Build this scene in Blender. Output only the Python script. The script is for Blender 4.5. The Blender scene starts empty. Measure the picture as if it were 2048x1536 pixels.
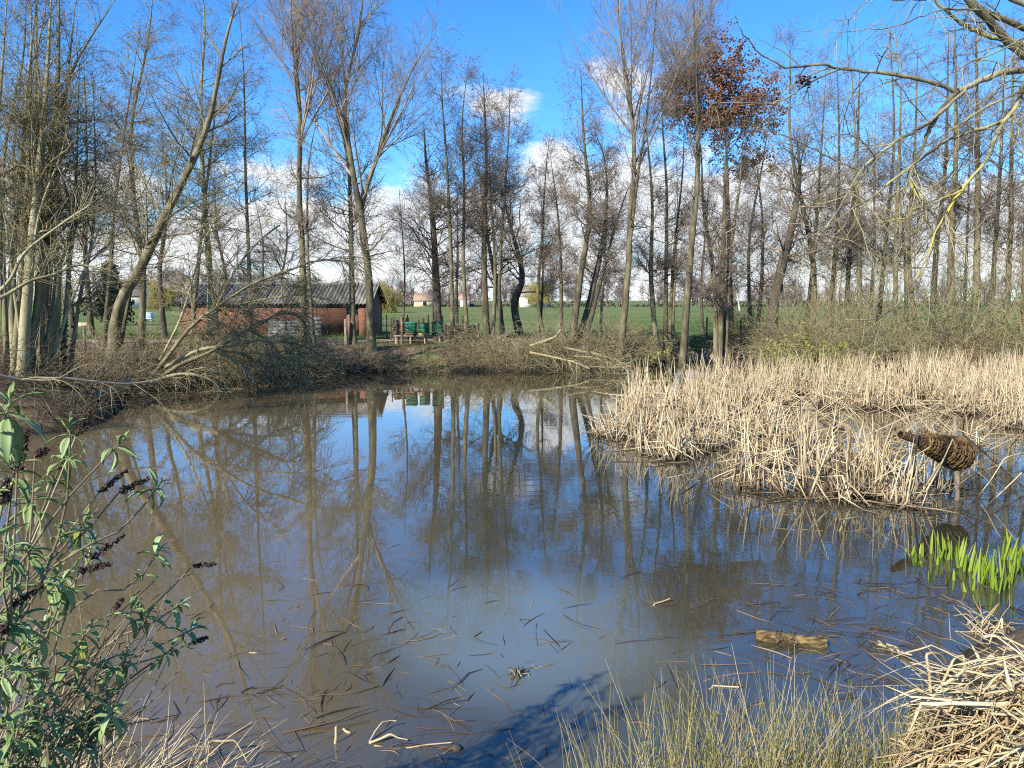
import bpy, math
import numpy as np
from math import radians, sin, cos, pi
RNG = np.random.default_rng(7)
scene = bpy.context.scene
C = scene.collection

# ------------------------------------------------------------------ camera
F_PX, EYE, PITCH = 1540.0, 2.5, radians(6.23)      # focal length in photo pixels, eye height above the water, tilt down
cam_data = bpy.data.cameras.new('camera')
cam_data.sensor_width = 36.0
cam_data.lens = F_PX / 2048 * 36.0
cam_data.clip_start, cam_data.clip_end = 0.05, 3000
cam = bpy.data.objects.new('camera', cam_data)
cam.location = (0, 0, EYE)
cam.rotation_euler = (radians(90) - PITCH, 0, 0)
C.objects.link(cam)
scene.camera = cam

# ------------------------------------------------------------------ light and exposure
SUN = np.array([-0.56, -0.68, 0.60]); SUN /= np.linalg.norm(SUN)
sun_data = bpy.data.lights.new('sun', 'SUN')
sun_data.energy, sun_data.angle, sun_data.color = 5.0, radians(0.53), (1.0, 0.94, 0.84)
sun = bpy.data.objects.new('sun', sun_data)
from mathutils import Vector
sun.rotation_euler = Vector(-SUN).to_track_quat('-Z', 'Y').to_euler()
C.objects.link(sun)
vs = scene.view_settings
vs.view_transform, vs.look, vs.exposure, vs.gamma = 'Standard', 'None', 0.8, 1.0
vs.use_curve_mapping = False
scene.cycles.max_bounces = 8
scene.cycles.transparent_max_bounces = 8
scene.cycles.diffuse_bounces = 2
scene.cycles.glossy_bounces = 3
scene.cycles.use_denoising = False
scene.cycles.filter_width = 1.15
scene.cycles.caustics_reflective = False
scene.cycles.caustics_refractive = False

world = bpy.data.worlds.new('World')
scene.world = world
world.use_nodes = True
wt = world.node_tree
for n in list(wt.nodes): wt.nodes.remove(n)

def N(t, typ, **kw):
    n = t.nodes.new(typ)
    for k, v in kw.items():
        if k.startswith('i_'):
            key = k[2:]
            key = int(key) if key.isdigit() else key.replace('_', ' ')
            n.inputs[key].default_value = v
        else:
            setattr(n, k, v)
    return n

def math_node(t, op, a, b=None, c=None, clamp=False):
    n = N(t, 'ShaderNodeMath', operation=op, use_clamp=clamp)
    for i, v in enumerate((a, b, c)):
        if v is None: continue
        if isinstance(v, (int, float)): n.inputs[i].default_value = v
        else: t.links.new(v, n.inputs[i])
    return n.outputs[0]

def smooth_step(t, v, lo, hi):
    n = N(t, 'ShaderNodeMapRange', interpolation_type='SMOOTHSTEP')
    t.links.new(v, n.inputs[0])
    n.inputs[1].default_value, n.inputs[2].default_value = lo, hi
    return n.outputs[0]

def ramp(t, fac, cols):
    n = N(t, 'ShaderNodeValToRGB')
    e = n.color_ramp.elements
    while len(e) < len(cols): e.new(0.5)
    for k, (p, c) in enumerate(cols):
        e[k].position = p; e[k].color = (*c, 1)
    if fac is not None: t.links.new(fac, n.inputs[0])
    return n.outputs[0]

def px_angles(px, py):
    a, b = (px - 1024) / F_PX, (768 - py) / F_PX
    d = np.array([a, cos(PITCH) + b * sin(PITCH), -sin(PITCH) + b * cos(PITCH)])
    d /= np.linalg.norm(d)
    return math.atan2(d[0], d[1]), math.asin(d[2])

def build_sky():
    t, L = wt, wt.links
    sky = N(t, 'ShaderNodeTexSky', sky_type='NISHITA', sun_disc=False)
    sky.sun_elevation = math.asin(SUN[2])
    sky.sun_rotation = math.atan2(SUN[0], SUN[1])
    sky.air_density, sky.dust_density, sky.ozone_density = 1.0, 0.3, 2.0
    hs = N(t, 'ShaderNodeHueSaturation', i_Saturation=1.28, i_Value=1.0)
    L.new(sky.outputs[0], hs.inputs['Color'])
    blue = N(t, 'ShaderNodeMix', data_type='RGBA', blend_type='MULTIPLY')
    blue.inputs[0].default_value = 1.0
    L.new(hs.outputs[0], blue.inputs[6]); blue.inputs[7].default_value = (0.60, 0.95, 1.28, 1)
    tc = N(t, 'ShaderNodeTexCoord')
    sep = N(t, 'ShaderNodeSeparateXYZ'); L.new(tc.outputs['Generated'], sep.inputs[0])
    x, y, z = sep.outputs
    az = math_node(t, 'ARCTAN2', x, y)
    el = math_node(t, 'ARCSINE', z)
    zz = math_node(t, 'ADD', math_node(t, 'MAXIMUM', z, 0.0), 0.16)
    cmb = N(t, 'ShaderNodeCombineXYZ')
    L.new(math_node(t, 'DIVIDE', x, zz), cmb.inputs[0]); L.new(math_node(t, 'DIVIDE', y, zz), cmb.inputs[1])
    big = N(t, 'ShaderNodeTexNoise', i_Scale=1.15, i_Detail=9.0, i_Roughness=0.58, i_Distortion=0.25)
    L.new(cmb.outputs[0], big.inputs['Vector'])
    cv = N(t, 'ShaderNodeCombineXYZ')
    L.new(az, cv.inputs[0]); L.new(math_node(t, 'MULTIPLY', el, 1.7), cv.inputs[1])
    puff = N(t, 'ShaderNodeTexNoise', i_Scale=9.0, i_Detail=9.0, i_Roughness=0.6, i_Distortion=0.35)
    L.new(cv.outputs[0], puff.inputs['Vector'])
    # cumulus banks: direction, width and height of each, broken up by the puff noise
    blobs = [(1120, 390, 100, 115), (1230, 440, 190, 130), (1400, 440, 220, 130), (1600, 450, 230, 110), (1800, 480, 280, 110), (2040, 450, 220, 100),
             (1000, 214, 88, 34), (1235, 170, 62, 48), (560, 352, 150, 38), (120, 385, 210, 60),
             (560, 480, 280, 80), (200, 520, 320, 75), (840, 470, 280, 105), (1100, 560, 900, 62), (300, 575, 900, 45)]
    m = None
    for (px, py, rx, ry) in blobs:
        wisp = 0.36 if ry < 50 and py < 380 else 1.0
        a0, e0 = px_angles(px, py)
        da = math_node(t, 'DIVIDE', math_node(t, 'SUBTRACT', az, a0), rx / F_PX)
        de = math_node(t, 'DIVIDE', math_node(t, 'SUBTRACT', el, e0), ry / F_PX)
        r = math_node(t, 'SQRT', math_node(t, 'ADD', math_node(t, 'MULTIPLY', da, da), math_node(t, 'MULTIPLY', de, de)))
        b = math_node(t, 'MULTIPLY', math_node(t, 'SUBTRACT', 1.0, r), wisp) if wisp < 1 else math_node(t, 'SUBTRACT', 1.0, r)
        m = b if m is None else math_node(t, 'MAXIMUM', m, b)
    puffc = math_node(t, 'MULTIPLY', math_node(t, 'SUBTRACT', puff.outputs[0], 0.5), 3.4)
    d1 = smooth_step(t, math_node(t, 'ADD', math_node(t, 'MULTIPLY', m, 1.7), puffc), -0.12, 0.6)
    bias = math_node(t, 'SUBTRACT', 0.0, math_node(t, 'MULTIPLY', smooth_step(t, el, 0.02, 0.32), 0.22))
    d2 = smooth_step(t, math_node(t, 'ADD', big.outputs[0], bias), 0.50, 0.66)
    # the noise clouds carry on round the sky away from the banks
    away = smooth_step(t, math_node(t, 'ABSOLUTE', az), 0.62, 0.8)
    d2 = math_node(t, 'MULTIPLY', d2, away)
    dens = math_node(t, 'MAXIMUM', d1, d2)
    shade = N(t, 'ShaderNodeTexNoise', i_Scale=9.0, i_Detail=6.0, i_Roughness=0.55)
    L.new(cv.outputs[0], shade.inputs['Vector'])
    cl = ramp(t, math_node(t, 'ADD', shade.outputs[0], math_node(t, 'MULTIPLY', el, 0.9)), [(0.34, (0.62, 0.68, 0.82)), (0.5, (0.86, 0.88, 0.93)), (0.62, (1.0, 1.0, 1.0))])
    clv = N(t, 'ShaderNodeMix', data_type='RGBA', blend_type='MULTIPLY'); clv.inputs[0].default_value = 1
    L.new(cl, clv.inputs[6]); clv.inputs[7].default_value = (CLOUD, CLOUD, CLOUD, 1)
    mix = N(t, 'ShaderNodeMix', data_type='RGBA')
    L.new(math_node(t, 'MULTIPLY', dens, 0.93), mix.inputs[0])
    L.new(blue.outputs[2], mix.inputs[6]); L.new(clv.outputs[2], mix.inputs[7])
    bg = N(t, 'ShaderNodeBackground', i_Strength=SKY_STRENGTH)
    L.new(mix.outputs[2], bg.inputs[0])
    out = N(t, 'ShaderNodeOutputWorld'); L.new(bg.outputs[0], out.inputs[0])
SKY_STRENGTH, CLOUD = 0.115, 5.6
build_sky()

# ------------------------------------------------------------------ helpers: pixel rays, tagging, meshes
def ray(px, py):
    a, b = (px - 1024) / F_PX, (768 - py) / F_PX
    return np.array([a, cos(PITCH) + b * sin(PITCH), -sin(PITCH) + b * cos(PITCH)])
def at(px, py, Y):
    """the point Y metres out that lies in that direction"""
    d = ray(px, py); return np.array([0, 0, EYE]) + d * (Y / d[1])
def on(px, py, z=0.0):
    """the point at height z in that direction"""
    d = ray(px, py); return np.array([0, 0, EYE]) + d * ((z - EYE) / d[2])

def tag(o, label=None, cat=None, group=None, kind=None):
    if label: o['label'] = label
    if cat: o['category'] = cat
    if group: o['group'] = group
    if kind: o['kind'] = kind
    return o
def empty(name, loc=(0, 0, 0), label=None, cat=None, group=None):
    o = bpy.data.objects.new(name, None); o.location = tuple(loc); o.empty_display_size = 0.2
    C.objects.link(o); return tag(o, label, cat, group)
def link(name, mesh, parent=None, loc=None, rot=None, scale=None):
    o = bpy.data.objects.new(name, mesh); C.objects.link(o)
    if parent: o.parent = parent
    if loc is not None: o.location = tuple(loc)
    if rot is not None: o.rotation_euler = tuple(rot)
    if scale is not None: o.scale = (scale,) * 3 if isinstance(scale, (int, float)) else tuple(scale)
    return o
def copy_tree(o, parent=None):
    c = o.copy(); C.objects.link(c)
    if parent: c.parent = parent
    for ch in list(o.children): copy_tree(ch, c)
    return c

def unit(v): return v / np.maximum(np.linalg.norm(v, axis=-1, keepdims=True), 1e-9)

class MB:
    """collects tubes, boxes and raw faces; build() makes ONE mesh"""
    def __init__(s): s.v, s.q, s.t, s.a, s.n = [], [], [], [], 0
    def raw(s, v, q=None, t=None, val=0.5):
        v = np.asarray(v, float).reshape(-1, 3); k = len(v)
        s.v.append(v); s.a.append(np.broadcast_to(np.asarray(val, float), (k,)) if np.ndim(val) < 2 else np.ravel(val))
        if q is not None and len(q): s.q.append(np.asarray(q, np.int64).reshape(-1, 4) + s.n)
        if t is not None and len(t): s.t.append(np.asarray(t, np.int64).reshape(-1, 3) + s.n)
        s.n += k; return s
    def tubes(s, P, R, S=3, val=None, flat=1.0, rng=RNG):
        P = np.asarray(P, float); R = np.asarray(R, float)
        if P.ndim == 2: P, R = P[None], R[None]
        M, K, _ = P.shape
        if M == 0: return s
        T = unit(np.gradient(P, axis=1))
        main = unit(P[:, -1] - P[:, 0])
        ref = np.where(np.abs(main[:, 2:3]) < 0.8, np.array([[0, 0, 1.0]]), np.array([[1.0, 0, 0]]))
        if flat != 1.0: ref = unit(rng.normal(size=(M, 3)))
        U = unit(np.cross(T, ref[:, None, :])); W = np.cross(T, U)
        ang = np.arange(S) * 2 * pi / S
        V = P[:, :, None, :] + R[:, :, None, None] * (np.cos(ang)[None, None, :, None] * U[:, :, None, :] + flat * np.sin(ang)[None, None, :, None] * W[:, :, None, :])
        idx = np.arange(M * K * S).reshape(M, K, S)
        a, b = idx[:, :-1, :], idx[:, 1:, :]
        q = np.stack([a, np.roll(a, -1, 2), np.roll(b, -1, 2), b], -1).reshape(-1, 4)
        if val is None: val = rng.random(M)
        val = np.broadcast_to(np.asarray(val, float).reshape(-1, 1), (M, K * S)).ravel()
        s.raw(V.reshape(-1, 3), q, None, val)
        return s
    def caps(s, P, R, S, val=0.5):
        """flat lids at both ends of one tube ring count S (fan)"""
        return s
    def box(s, c, d, rot=None, val=0.5, ch=0.0):
        """box centre c, size d, optional 3x3 rotation; ch chamfers the vertical profile"""
        d = np.asarray(d, float) / 2
        if ch > 0:
            vs_ = []
            for sz in (-1, 1):
                for (ix, iy, iz) in ((1, 1, 0), (1, 1, 1)):
                    pass
            k = min(ch, *(d * 0.45))
            vs_ = [(sx * (d[0] - (k if ax != 0 else 0)), sy * (d[1] - (k if ax != 1 else 0)), sz * (d[2] - (k if ax != 2 else 0)))
                   for sx in (-1, 1) for sy in (-1, 1) for sz in (-1, 1) for ax in range(3)]
            vs_ = np.array(vs_)
            def i(sx, sy, sz, ax): return (((sx > 0) * 2 + (sy > 0)) * 2 + (sz > 0)) * 3 + ax
            q, t = [], []
            for sx in (-1, 1): q.append([i(sx, -1, -1, 0), i(sx, 1, -1, 0), i(sx, 1, 1, 0), i(sx, -1, 1, 0)][::sx])
            for sy in (-1, 1): q.append([i(-1, sy, -1, 1), i(-1, sy, 1, 1), i(1, sy, 1, 1), i(1, sy, -1, 1)][::sy])
            for sz in (-1, 1): q.append([i(-1, -1, sz, 2), i(1, -1, sz, 2), i(1, 1, sz, 2), i(-1, 1, sz, 2)][::sz])
            for sx in (-1, 1):
                for sy in (-1, 1): q.append([i(sx, sy, -1, 0), i(sx, sy, -1, 1), i(sx, sy, 1, 1), i(sx, sy, 1, 0)][::sx * sy])
                for sz in (-1, 1): q.append([i(sx, -1, sz, 0), i(sx, 1, sz, 0), i(sx, 1, sz, 2), i(sx, -1, sz, 2)][::sx * sz])
            for sy in (-1, 1):
                for sz in (-1, 1): q.append([i(-1, sy, sz, 1), i(-1, sy, sz, 2), i(1, sy, sz, 2), i(1, sy, sz, 1)][::sy * sz])
            for sx in (-1, 1):
                for sy in (-1, 1):
                    for sz in (-1, 1): t.append([i(sx, sy, sz, 0), i(sx, sy, sz, 1), i(sx, sy, sz, 2)][::sx * sy * sz])
            v = vs_
        else:
            v = np.array([(x, y, z) for x in (-1, 1) for y in (-1, 1) for z in (-1, 1)]) * d
            q = [[0, 1, 3, 2], [4, 6, 7, 5], [0, 4, 5, 1], [2, 3, 7, 6], [0, 2, 6, 4], [1, 5, 7, 3]]; t = None
        if rot is not None: v = v @ np.asarray(rot).T
        return s.raw(v + np.asarray(c, float), q, t, val)
    def lathe(s, prof, S=10, val=0.5, M=None, jitter=0.0, rng=RNG):
        """prof: (radius, height) list; closed with lids"""
        prof = np.asarray(prof, float); K = len(prof)
        a = np.arange(S) * 2 * pi / S
        r = prof[:, 0:1] * (1 + jitter * rng.normal(size=(K, S)))
        v = np.stack([r * np.cos(a), r * np.sin(a), np.repeat(prof[:, 1:2], S, 1)], -1).reshape(-1, 3)
        idx = np.arange(K * S).reshape(K, S)
        q = np.stack([idx[:-1], np.roll(idx[:-1], -1, 1), np.roll(idx[1:], -1, 1), idx[1:]], -1).reshape(-1, 4)
        c0, c1 = len(v), len(v) + 1
        v = np.vstack([v, [[0, 0, prof[0, 1]], [0, 0, prof[-1, 1]]]])
        t = [[c0, idx[0, (j + 1) % S], idx[0, j]] for j in range(S)] + [[c1, idx[-1, j], idx[-1, (j + 1) % S]] for j in range(S)]
        if M is not None:
            v = v @ np.asarray(M)[:3, :3].T + np.asarray(M)[:3, 3]
        return s.raw(v, q, t, val)
    def mesh(s, name, mat=None, smooth=True):
        v = np.vstack(s.v) if s.v else np.zeros((0, 3))
        q = np.vstack(s.q) if s.q else np.zeros((0, 4), np.int64)
        t = np.vstack(s.t) if s.t else np.zeros((0, 3), np.int64)
        me = bpy.data.meshes.new(name)
        me.vertices.add(len(v)); me.vertices.foreach_set('co', v.astype(np.float32).ravel())
        nl = len(q) * 4 + len(t) * 3
        me.loops.add(nl); me.loops.foreach_set('vertex_index', np.concatenate([q.ravel(), t.ravel()]).astype(np.int32))
        nf = len(q) + len(t)
        me.polygons.add(nf)
        st = np.concatenate([np.arange(len(q)) * 4, len(q) * 4 + np.arange(len(t)) * 3]).astype(np.int32)
        me.polygons.foreach_set('loop_start', st)
        if smooth: me.polygons.foreach_set('use_smooth', np.ones(nf, bool))
        at_ = me.attributes.new('v', 'FLOAT', 'POINT')
        at_.data.foreach_set('value', np.concatenate(s.a).astype(np.float32))
        me.update(calc_edges=True)
        if mat: me.materials.append(mat)
        return me
    def build(s, name, mat, parent=None, smooth=True, loc=None, rot=None):
        return link(name, s.mesh(name, mat, smooth), parent, loc, rot)

# ------------------------------------------------------------------ materials
def material(name, cols, scale=4.0, rough=0.85, detail=6.0, bump=0.0, bump_scale=None, stretch=None, attr=0.0, spec=0.3, dist=0.0, coord='Object', trans=0.0, random=0.0, low_tone=0.0):
    """colours spread by noise; attr mixes in the per-stick value, random the per-object one"""
    m = bpy.data.materials.new(name); m.use_nodes = True
    t, L = m.node_tree, m.node_tree.links
    b = t.nodes['Principled BSDF']
    tc = N(t, 'ShaderNodeTexCoord')
    vec = tc.outputs[coord]
    if stretch is not None:
        mp = N(t, 'ShaderNodeMapping'); mp.inputs['Scale'].default_value = stretch
        L.new(vec, mp.inputs[0]); vec = mp.outputs[0]
    nz = N(t, 'ShaderNodeTexNoise', i_Scale=scale, i_Detail=detail, i_Roughness=0.6, i_Distortion=dist)
    L.new(vec, nz.inputs['Vector'])
    f = nz.outputs[0]
    f = math_node(t, 'ADD', math_node(t, 'MULTIPLY', math_node(t, 'SUBTRACT', f, 0.5), 1.7), 0.5)
    if attr:
        a = N(t, 'ShaderNodeAttribute', attribute_name='v')
        f = math_node(t, 'ADD', math_node(t, 'MULTIPLY', f, 1 - attr), math_node(t, 'MULTIPLY', a.outputs['Fac'], attr))
    if random:
        oi = N(t, 'ShaderNodeObjectInfo')
        f = math_node(t, 'ADD', math_node(t, 'MULTIPLY', f, 1 - random), math_node(t, 'MULTIPLY', oi.outputs['Random'], random))
    col = ramp(t, f, cols)
    if low_tone:                                                        # darker towards the foot, edge broken by noise
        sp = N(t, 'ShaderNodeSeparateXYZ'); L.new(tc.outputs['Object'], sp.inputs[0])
        w = smooth_step(t, math_node(t, 'ADD', sp.outputs[2], math_node(t, 'MULTIPLY', math_node(t, 'SUBTRACT', nz.outputs[0], 0.5), 0.2)), 0.0, low_tone)
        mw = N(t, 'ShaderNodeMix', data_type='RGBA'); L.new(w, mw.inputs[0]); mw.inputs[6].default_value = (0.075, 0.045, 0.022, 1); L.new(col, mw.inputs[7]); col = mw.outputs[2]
    L.new(col, b.inputs['Base Color'])
    b.inputs['Roughness'].default_value = rough
    b.inputs['Specular IOR Level'].default_value = spec
    if bump:
        nb = N(t, 'ShaderNodeTexNoise', i_Scale=bump_scale or scale * 4, i_Detail=6.0, i_Roughness=0.65)
        L.new(vec, nb.inputs['Vector'])
        bp = N(t, 'ShaderNodeBump', i_Strength=bump, i_Distance=0.02)
        L.new(nb.outputs[0], bp.inputs['Height']); L.new(bp.outputs[0], b.inputs['Normal'])
    if trans:
        tr = N(t, 'ShaderNodeBsdfTranslucent'); L.new(col, tr.inputs[0])
        mx = N(t, 'ShaderNodeMixShader', i_0=trans)
        L.new(b.outputs[0], mx.inputs[1]); L.new(tr.outputs[0], mx.inputs[2])
        L.new(mx.outputs[0], t.nodes['Material Output'].inputs[0])
    return m

M = {}
M['bark'] = material('bark', [(0.2, (0.05, 0.04, 0.027)), (0.42, (0.11, 0.088, 0.052)), (0.58, (0.165, 0.142, 0.075)), (0.8, (0.27, 0.235, 0.16))], 2.2, 0.9, bump=0.9, bump_scale=10, stretch=(3, 3, 0.9), attr=0.2)
M['bark_dark'] = material('bark_dark', [(0.2, (0.04, 0.031, 0.024)), (0.5, (0.085, 0.068, 0.046)), (0.8, (0.15, 0.125, 0.085))], 1.8, 0.9, bump=0.7, bump_scale=14, stretch=(3, 3, 0.8), attr=0.25)
M['bark_green'] = material('bark_green', [(0.15, (0.09, 0.075, 0.042)), (0.45, (0.24, 0.21, 0.11)), (0.7, (0.36, 0.32, 0.185)), (0.9, (0.46, 0.41, 0.28))], 1.5, 0.85, bump=0.5, bump_scale=12, stretch=(3, 3, 0.7), attr=0.35)
M['twig_purple'] = material('twig_purple', [(0.1, (0.10, 0.073, 0.05)), (0.5, (0.19, 0.145, 0.10)), (0.9, (0.33, 0.265, 0.19))], 3, 0.8, attr=0.7)
M['twig_olive'] = material('twig_olive', [(0.1, (0.10, 0.08, 0.045)), (0.5, (0.21, 0.175, 0.09)), (0.9, (0.37, 0.32, 0.17))], 3, 0.8, attr=0.7)
M['twig_willow'] = material('twig_willow', [(0.1, (0.12, 0.09, 0.065)), (0.5, (0.23, 0.18, 0.13)), (0.9, (0.37, 0.30, 0.22))], 3, 0.75, attr=0.7)
M['brush'] = material('brush', [(0.05, (0.09, 0.07, 0.038)), (0.4, (0.22, 0.18, 0.09)), (0.7, (0.35, 0.29, 0.16)), (0.95, (0.50, 0.43, 0.27))], 0.6, 0.85, attr=0.65)
M['catkin'] = material('catkin', [(0.2, (0.035, 0.022, 0.018)), (0.8, (0.10, 0.06, 0.045))], 8, 0.9, attr=0.6)
M['rust_leaf'] = material('rust_leaf', [(0.2, (0.11, 0.045, 0.02)), (0.8, (0.27, 0.12, 0.05))], 6, 0.8, attr=0.8)
# ------------------------------------------------------------------ ground, pond, path
POND = np.array([(-14, 4.6), (-6, 2.9), (-3.4, 3.25), (-2.4, 3.55), (-1.2, 3.5), (0.2, 3.25), (1.3, 3.35), (2.0, 3.75), (2.55, 4.5), (3.3, 5.3), (4.8, 6.1), (7.5, 7.2), (13, 9), (20, 12),
                 (23, 18), (21, 24), (17, 26.2), (12.5, 26.6), (10.2, 28.0), (9.9, 33.0), (8.4, 34.8), (6.9, 33.2), (5.4, 30.4), (4.2, 28.0), (1.2, 27.1), (-2.6, 26.9),
                 (-5.4, 26.4), (-7.4, 24.0), (-9.3, 21.5), (-10.2, 20.2), (-9.1, 17.6), (-8.5, 15.6), (-8.6, 14.3), (-10, 13.4), (-14, 12.6), (-18, 9)], float)
def pond_distance(x, y):
    """distance to the waterline, negative in the pond"""
    p = np.stack([x, y], -1); d = np.full(x.shape, 1e9); inside = np.zeros(x.shape, bool)
    for i in range(len(POND)):
        a, b = POND[i], POND[(i + 1) % len(POND)]
        ab = b - a
        tt = np.clip(((p - a) @ ab) / (ab @ ab), 0, 1)
        d = np.minimum(d, np.linalg.norm(p - a - tt[..., None] * ab, axis=-1))
        cond = (a[1] > y) != (b[1] > y)
        xi = a[0] + (y - a[1]) / (b[1] - a[1] if b[1] != a[1] else 1e-9) * ab[0]
        inside ^= cond & (x < xi)
    return np.where(inside, -d, d)
_wk = [(RNG.uniform(0.3, 1.6), RNG.uniform(0.3, 1.6), RNG.uniform(0, 6.28), RNG.uniform(0, 6.28)) for _ in range(9)]
def wobble(x, y):
    s = 0
    for a, b, c, d in _wk: s = s + np.sin(a * x * 1.7 + c + 0.6 * np.sin(b * y)) * np.sin(b * y * 1.7 + d) / 9
    return s
def ground_z(x, y):
    x, y = np.asarray(x, float), np.asarray(y, float)
    d = pond_distance(x, y) + 0.35 * wobble(x, y) * np.clip((y - 8) / 6, 0.25, 1)
    top = np.where(y < 9, 0.9, 0.8)
    w = np.where(y < 9, 2.0, 1.5)
    up = np.clip(d / w, 0, 1)
    z = np.where(d > 0, top * (up ** 0.62) , np.maximum(-0.75, d * 0.45))
    far = np.clip((y - 33) / 30, 0, 1)
    z = z + np.where(d > 1.0, 0.05 * wobble(x * 1.3, y * 1.3) * (1 - far), 0) + np.where(d > 0, 0.04 * wobble(x * 4, y * 4), 0)
    return z
def gz(x, y): return float(ground_z(np.array([x]), np.array([y]))[0])

def build_ground():
    xs = np.concatenate([[-1200, -700, -420, -260, -170, -110, -75, -52], np.arange(-38, 38.1, 0.32), [52, 75, 110, 170, 260, 420, 700, 1200]])
    ys = np.concatenate([[-60, -30, -14, -6], np.arange(-3, 42, 0.3), np.arange(42, 70, 2), [75, 85, 100, 120, 150, 200, 300, 500, 900, 1800]])
    X, Y = np.meshgrid(xs, ys)
    Z = ground_z(X, Y)
    me = MB()
    ny, nx = X.shape
    idx = np.arange(nx * ny).reshape(ny, nx)
    q = np.stack([idx[:-1, :-1], idx[:-1, 1:], idx[1:, 1:], idx[1:, :-1]], -1).reshape(-1, 4)
    me.raw(np.stack([X, Y, Z], -1).reshape(-1, 3), q, None, np.clip(pond_distance(X, Y) / 10 + 0.5, 0, 1).ravel())
    m = bpy.data.materials.new('ground'); m.use_nodes = True
    t, L = m.node_tree, m.node_tree.links
    b = t.nodes['Principled BSDF']; b.inputs['Roughness'].default_value = 0.95; b.inputs['Specular IOR Level'].default_value = 0.15
    tc = N(t, 'ShaderNodeTexCoord'); sp = N(t, 'ShaderNodeSeparateXYZ'); L.new(tc.outputs['Object'], sp.inputs[0])
    def noise(s, d=8, r=0.6):
        n = N(t, 'ShaderNodeTexNoise', i_Scale=s, i_Detail=d, i_Roughness=r); L.new(tc.outputs['Object'], n.inputs['Vector']); return n.outputs[0]
    litter = ramp(t, noise(3.2, 10, 0.72), [(0.3, (0.05, 0.034, 0.02)), (0.5, (0.14, 0.095, 0.055)), (0.62, (0.22, 0.155, 0.095)), (0.75, (0.10, 0.095, 0.04))])
    n2 = math_node(t, 'ADD', math_node(t, 'MULTIPLY', noise(0.13, 6), 0.6), math_node(t, 'MULTIPLY', noise(2.5, 8, 0.7), 0.4))
    grass = ramp(t, n2, [(0.34, (0.06, 0.105, 0.02)), (0.47, (0.105, 0.15, 0.035)), (0.56, (0.16, 0.165, 0.06)), (0.68, (0.22, 0.17, 0.09))])
    mud = ramp(t, noise(2.5), [(0.3, (0.02, 0.016, 0.01)), (0.7, (0.06, 0.05, 0.032))])
    # the meadow starts beyond the path, the pond floor and waterline are mud
    yy = math_node(t, 'ADD', sp.outputs[1], math_node(t, 'MULTIPLY', math_node(t, 'SUBTRACT', noise(0.6), 0.5), 2.2))
    fm = smooth_step(t, yy, 33.2, 34.2)
    mossy = smooth_step(t, noise(0.5, 6, 0.7), 0.52, 0.62)
    g1 = N(t, 'ShaderNodeMix', data_type='RGBA'); L.new(math_node(t, 'MULTIPLY', mossy, 0.65), g1.inputs[0]); L.new(litter, g1.inputs[6]); L.new(grass, g1.inputs[7])
    g2 = N(t, 'ShaderNodeMix', data_type='RGBA'); L.new(fm, g2.inputs[0]); L.new(g1.outputs[2], g2.inputs[6]); L.new(grass, g2.inputs[7])
    low_tone = smooth_step(t, math_node(t, 'ADD', sp.outputs[2], math_node(t, 'MULTIPLY', noise(3), 0.12)), 0.10, 0.34)
    g3 = N(t, 'ShaderNodeMix', data_type='RGBA'); L.new(low_tone, g3.inputs[0]); L.new(mud, g3.inputs[6]); L.new(g2.outputs[2], g3.inputs[7])
    L.new(g3.outputs[2], b.inputs['Base Color'])
    bp = N(t, 'ShaderNodeBump', i_Strength=0.8, i_Distance=0.06); L.new(noise(9, 8, 0.7), bp.inputs['Height']); L.new(bp.outputs[0], b.inputs['Normal'])
    tag(me.build('ground', m), kind='structure')
build_ground()

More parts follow.
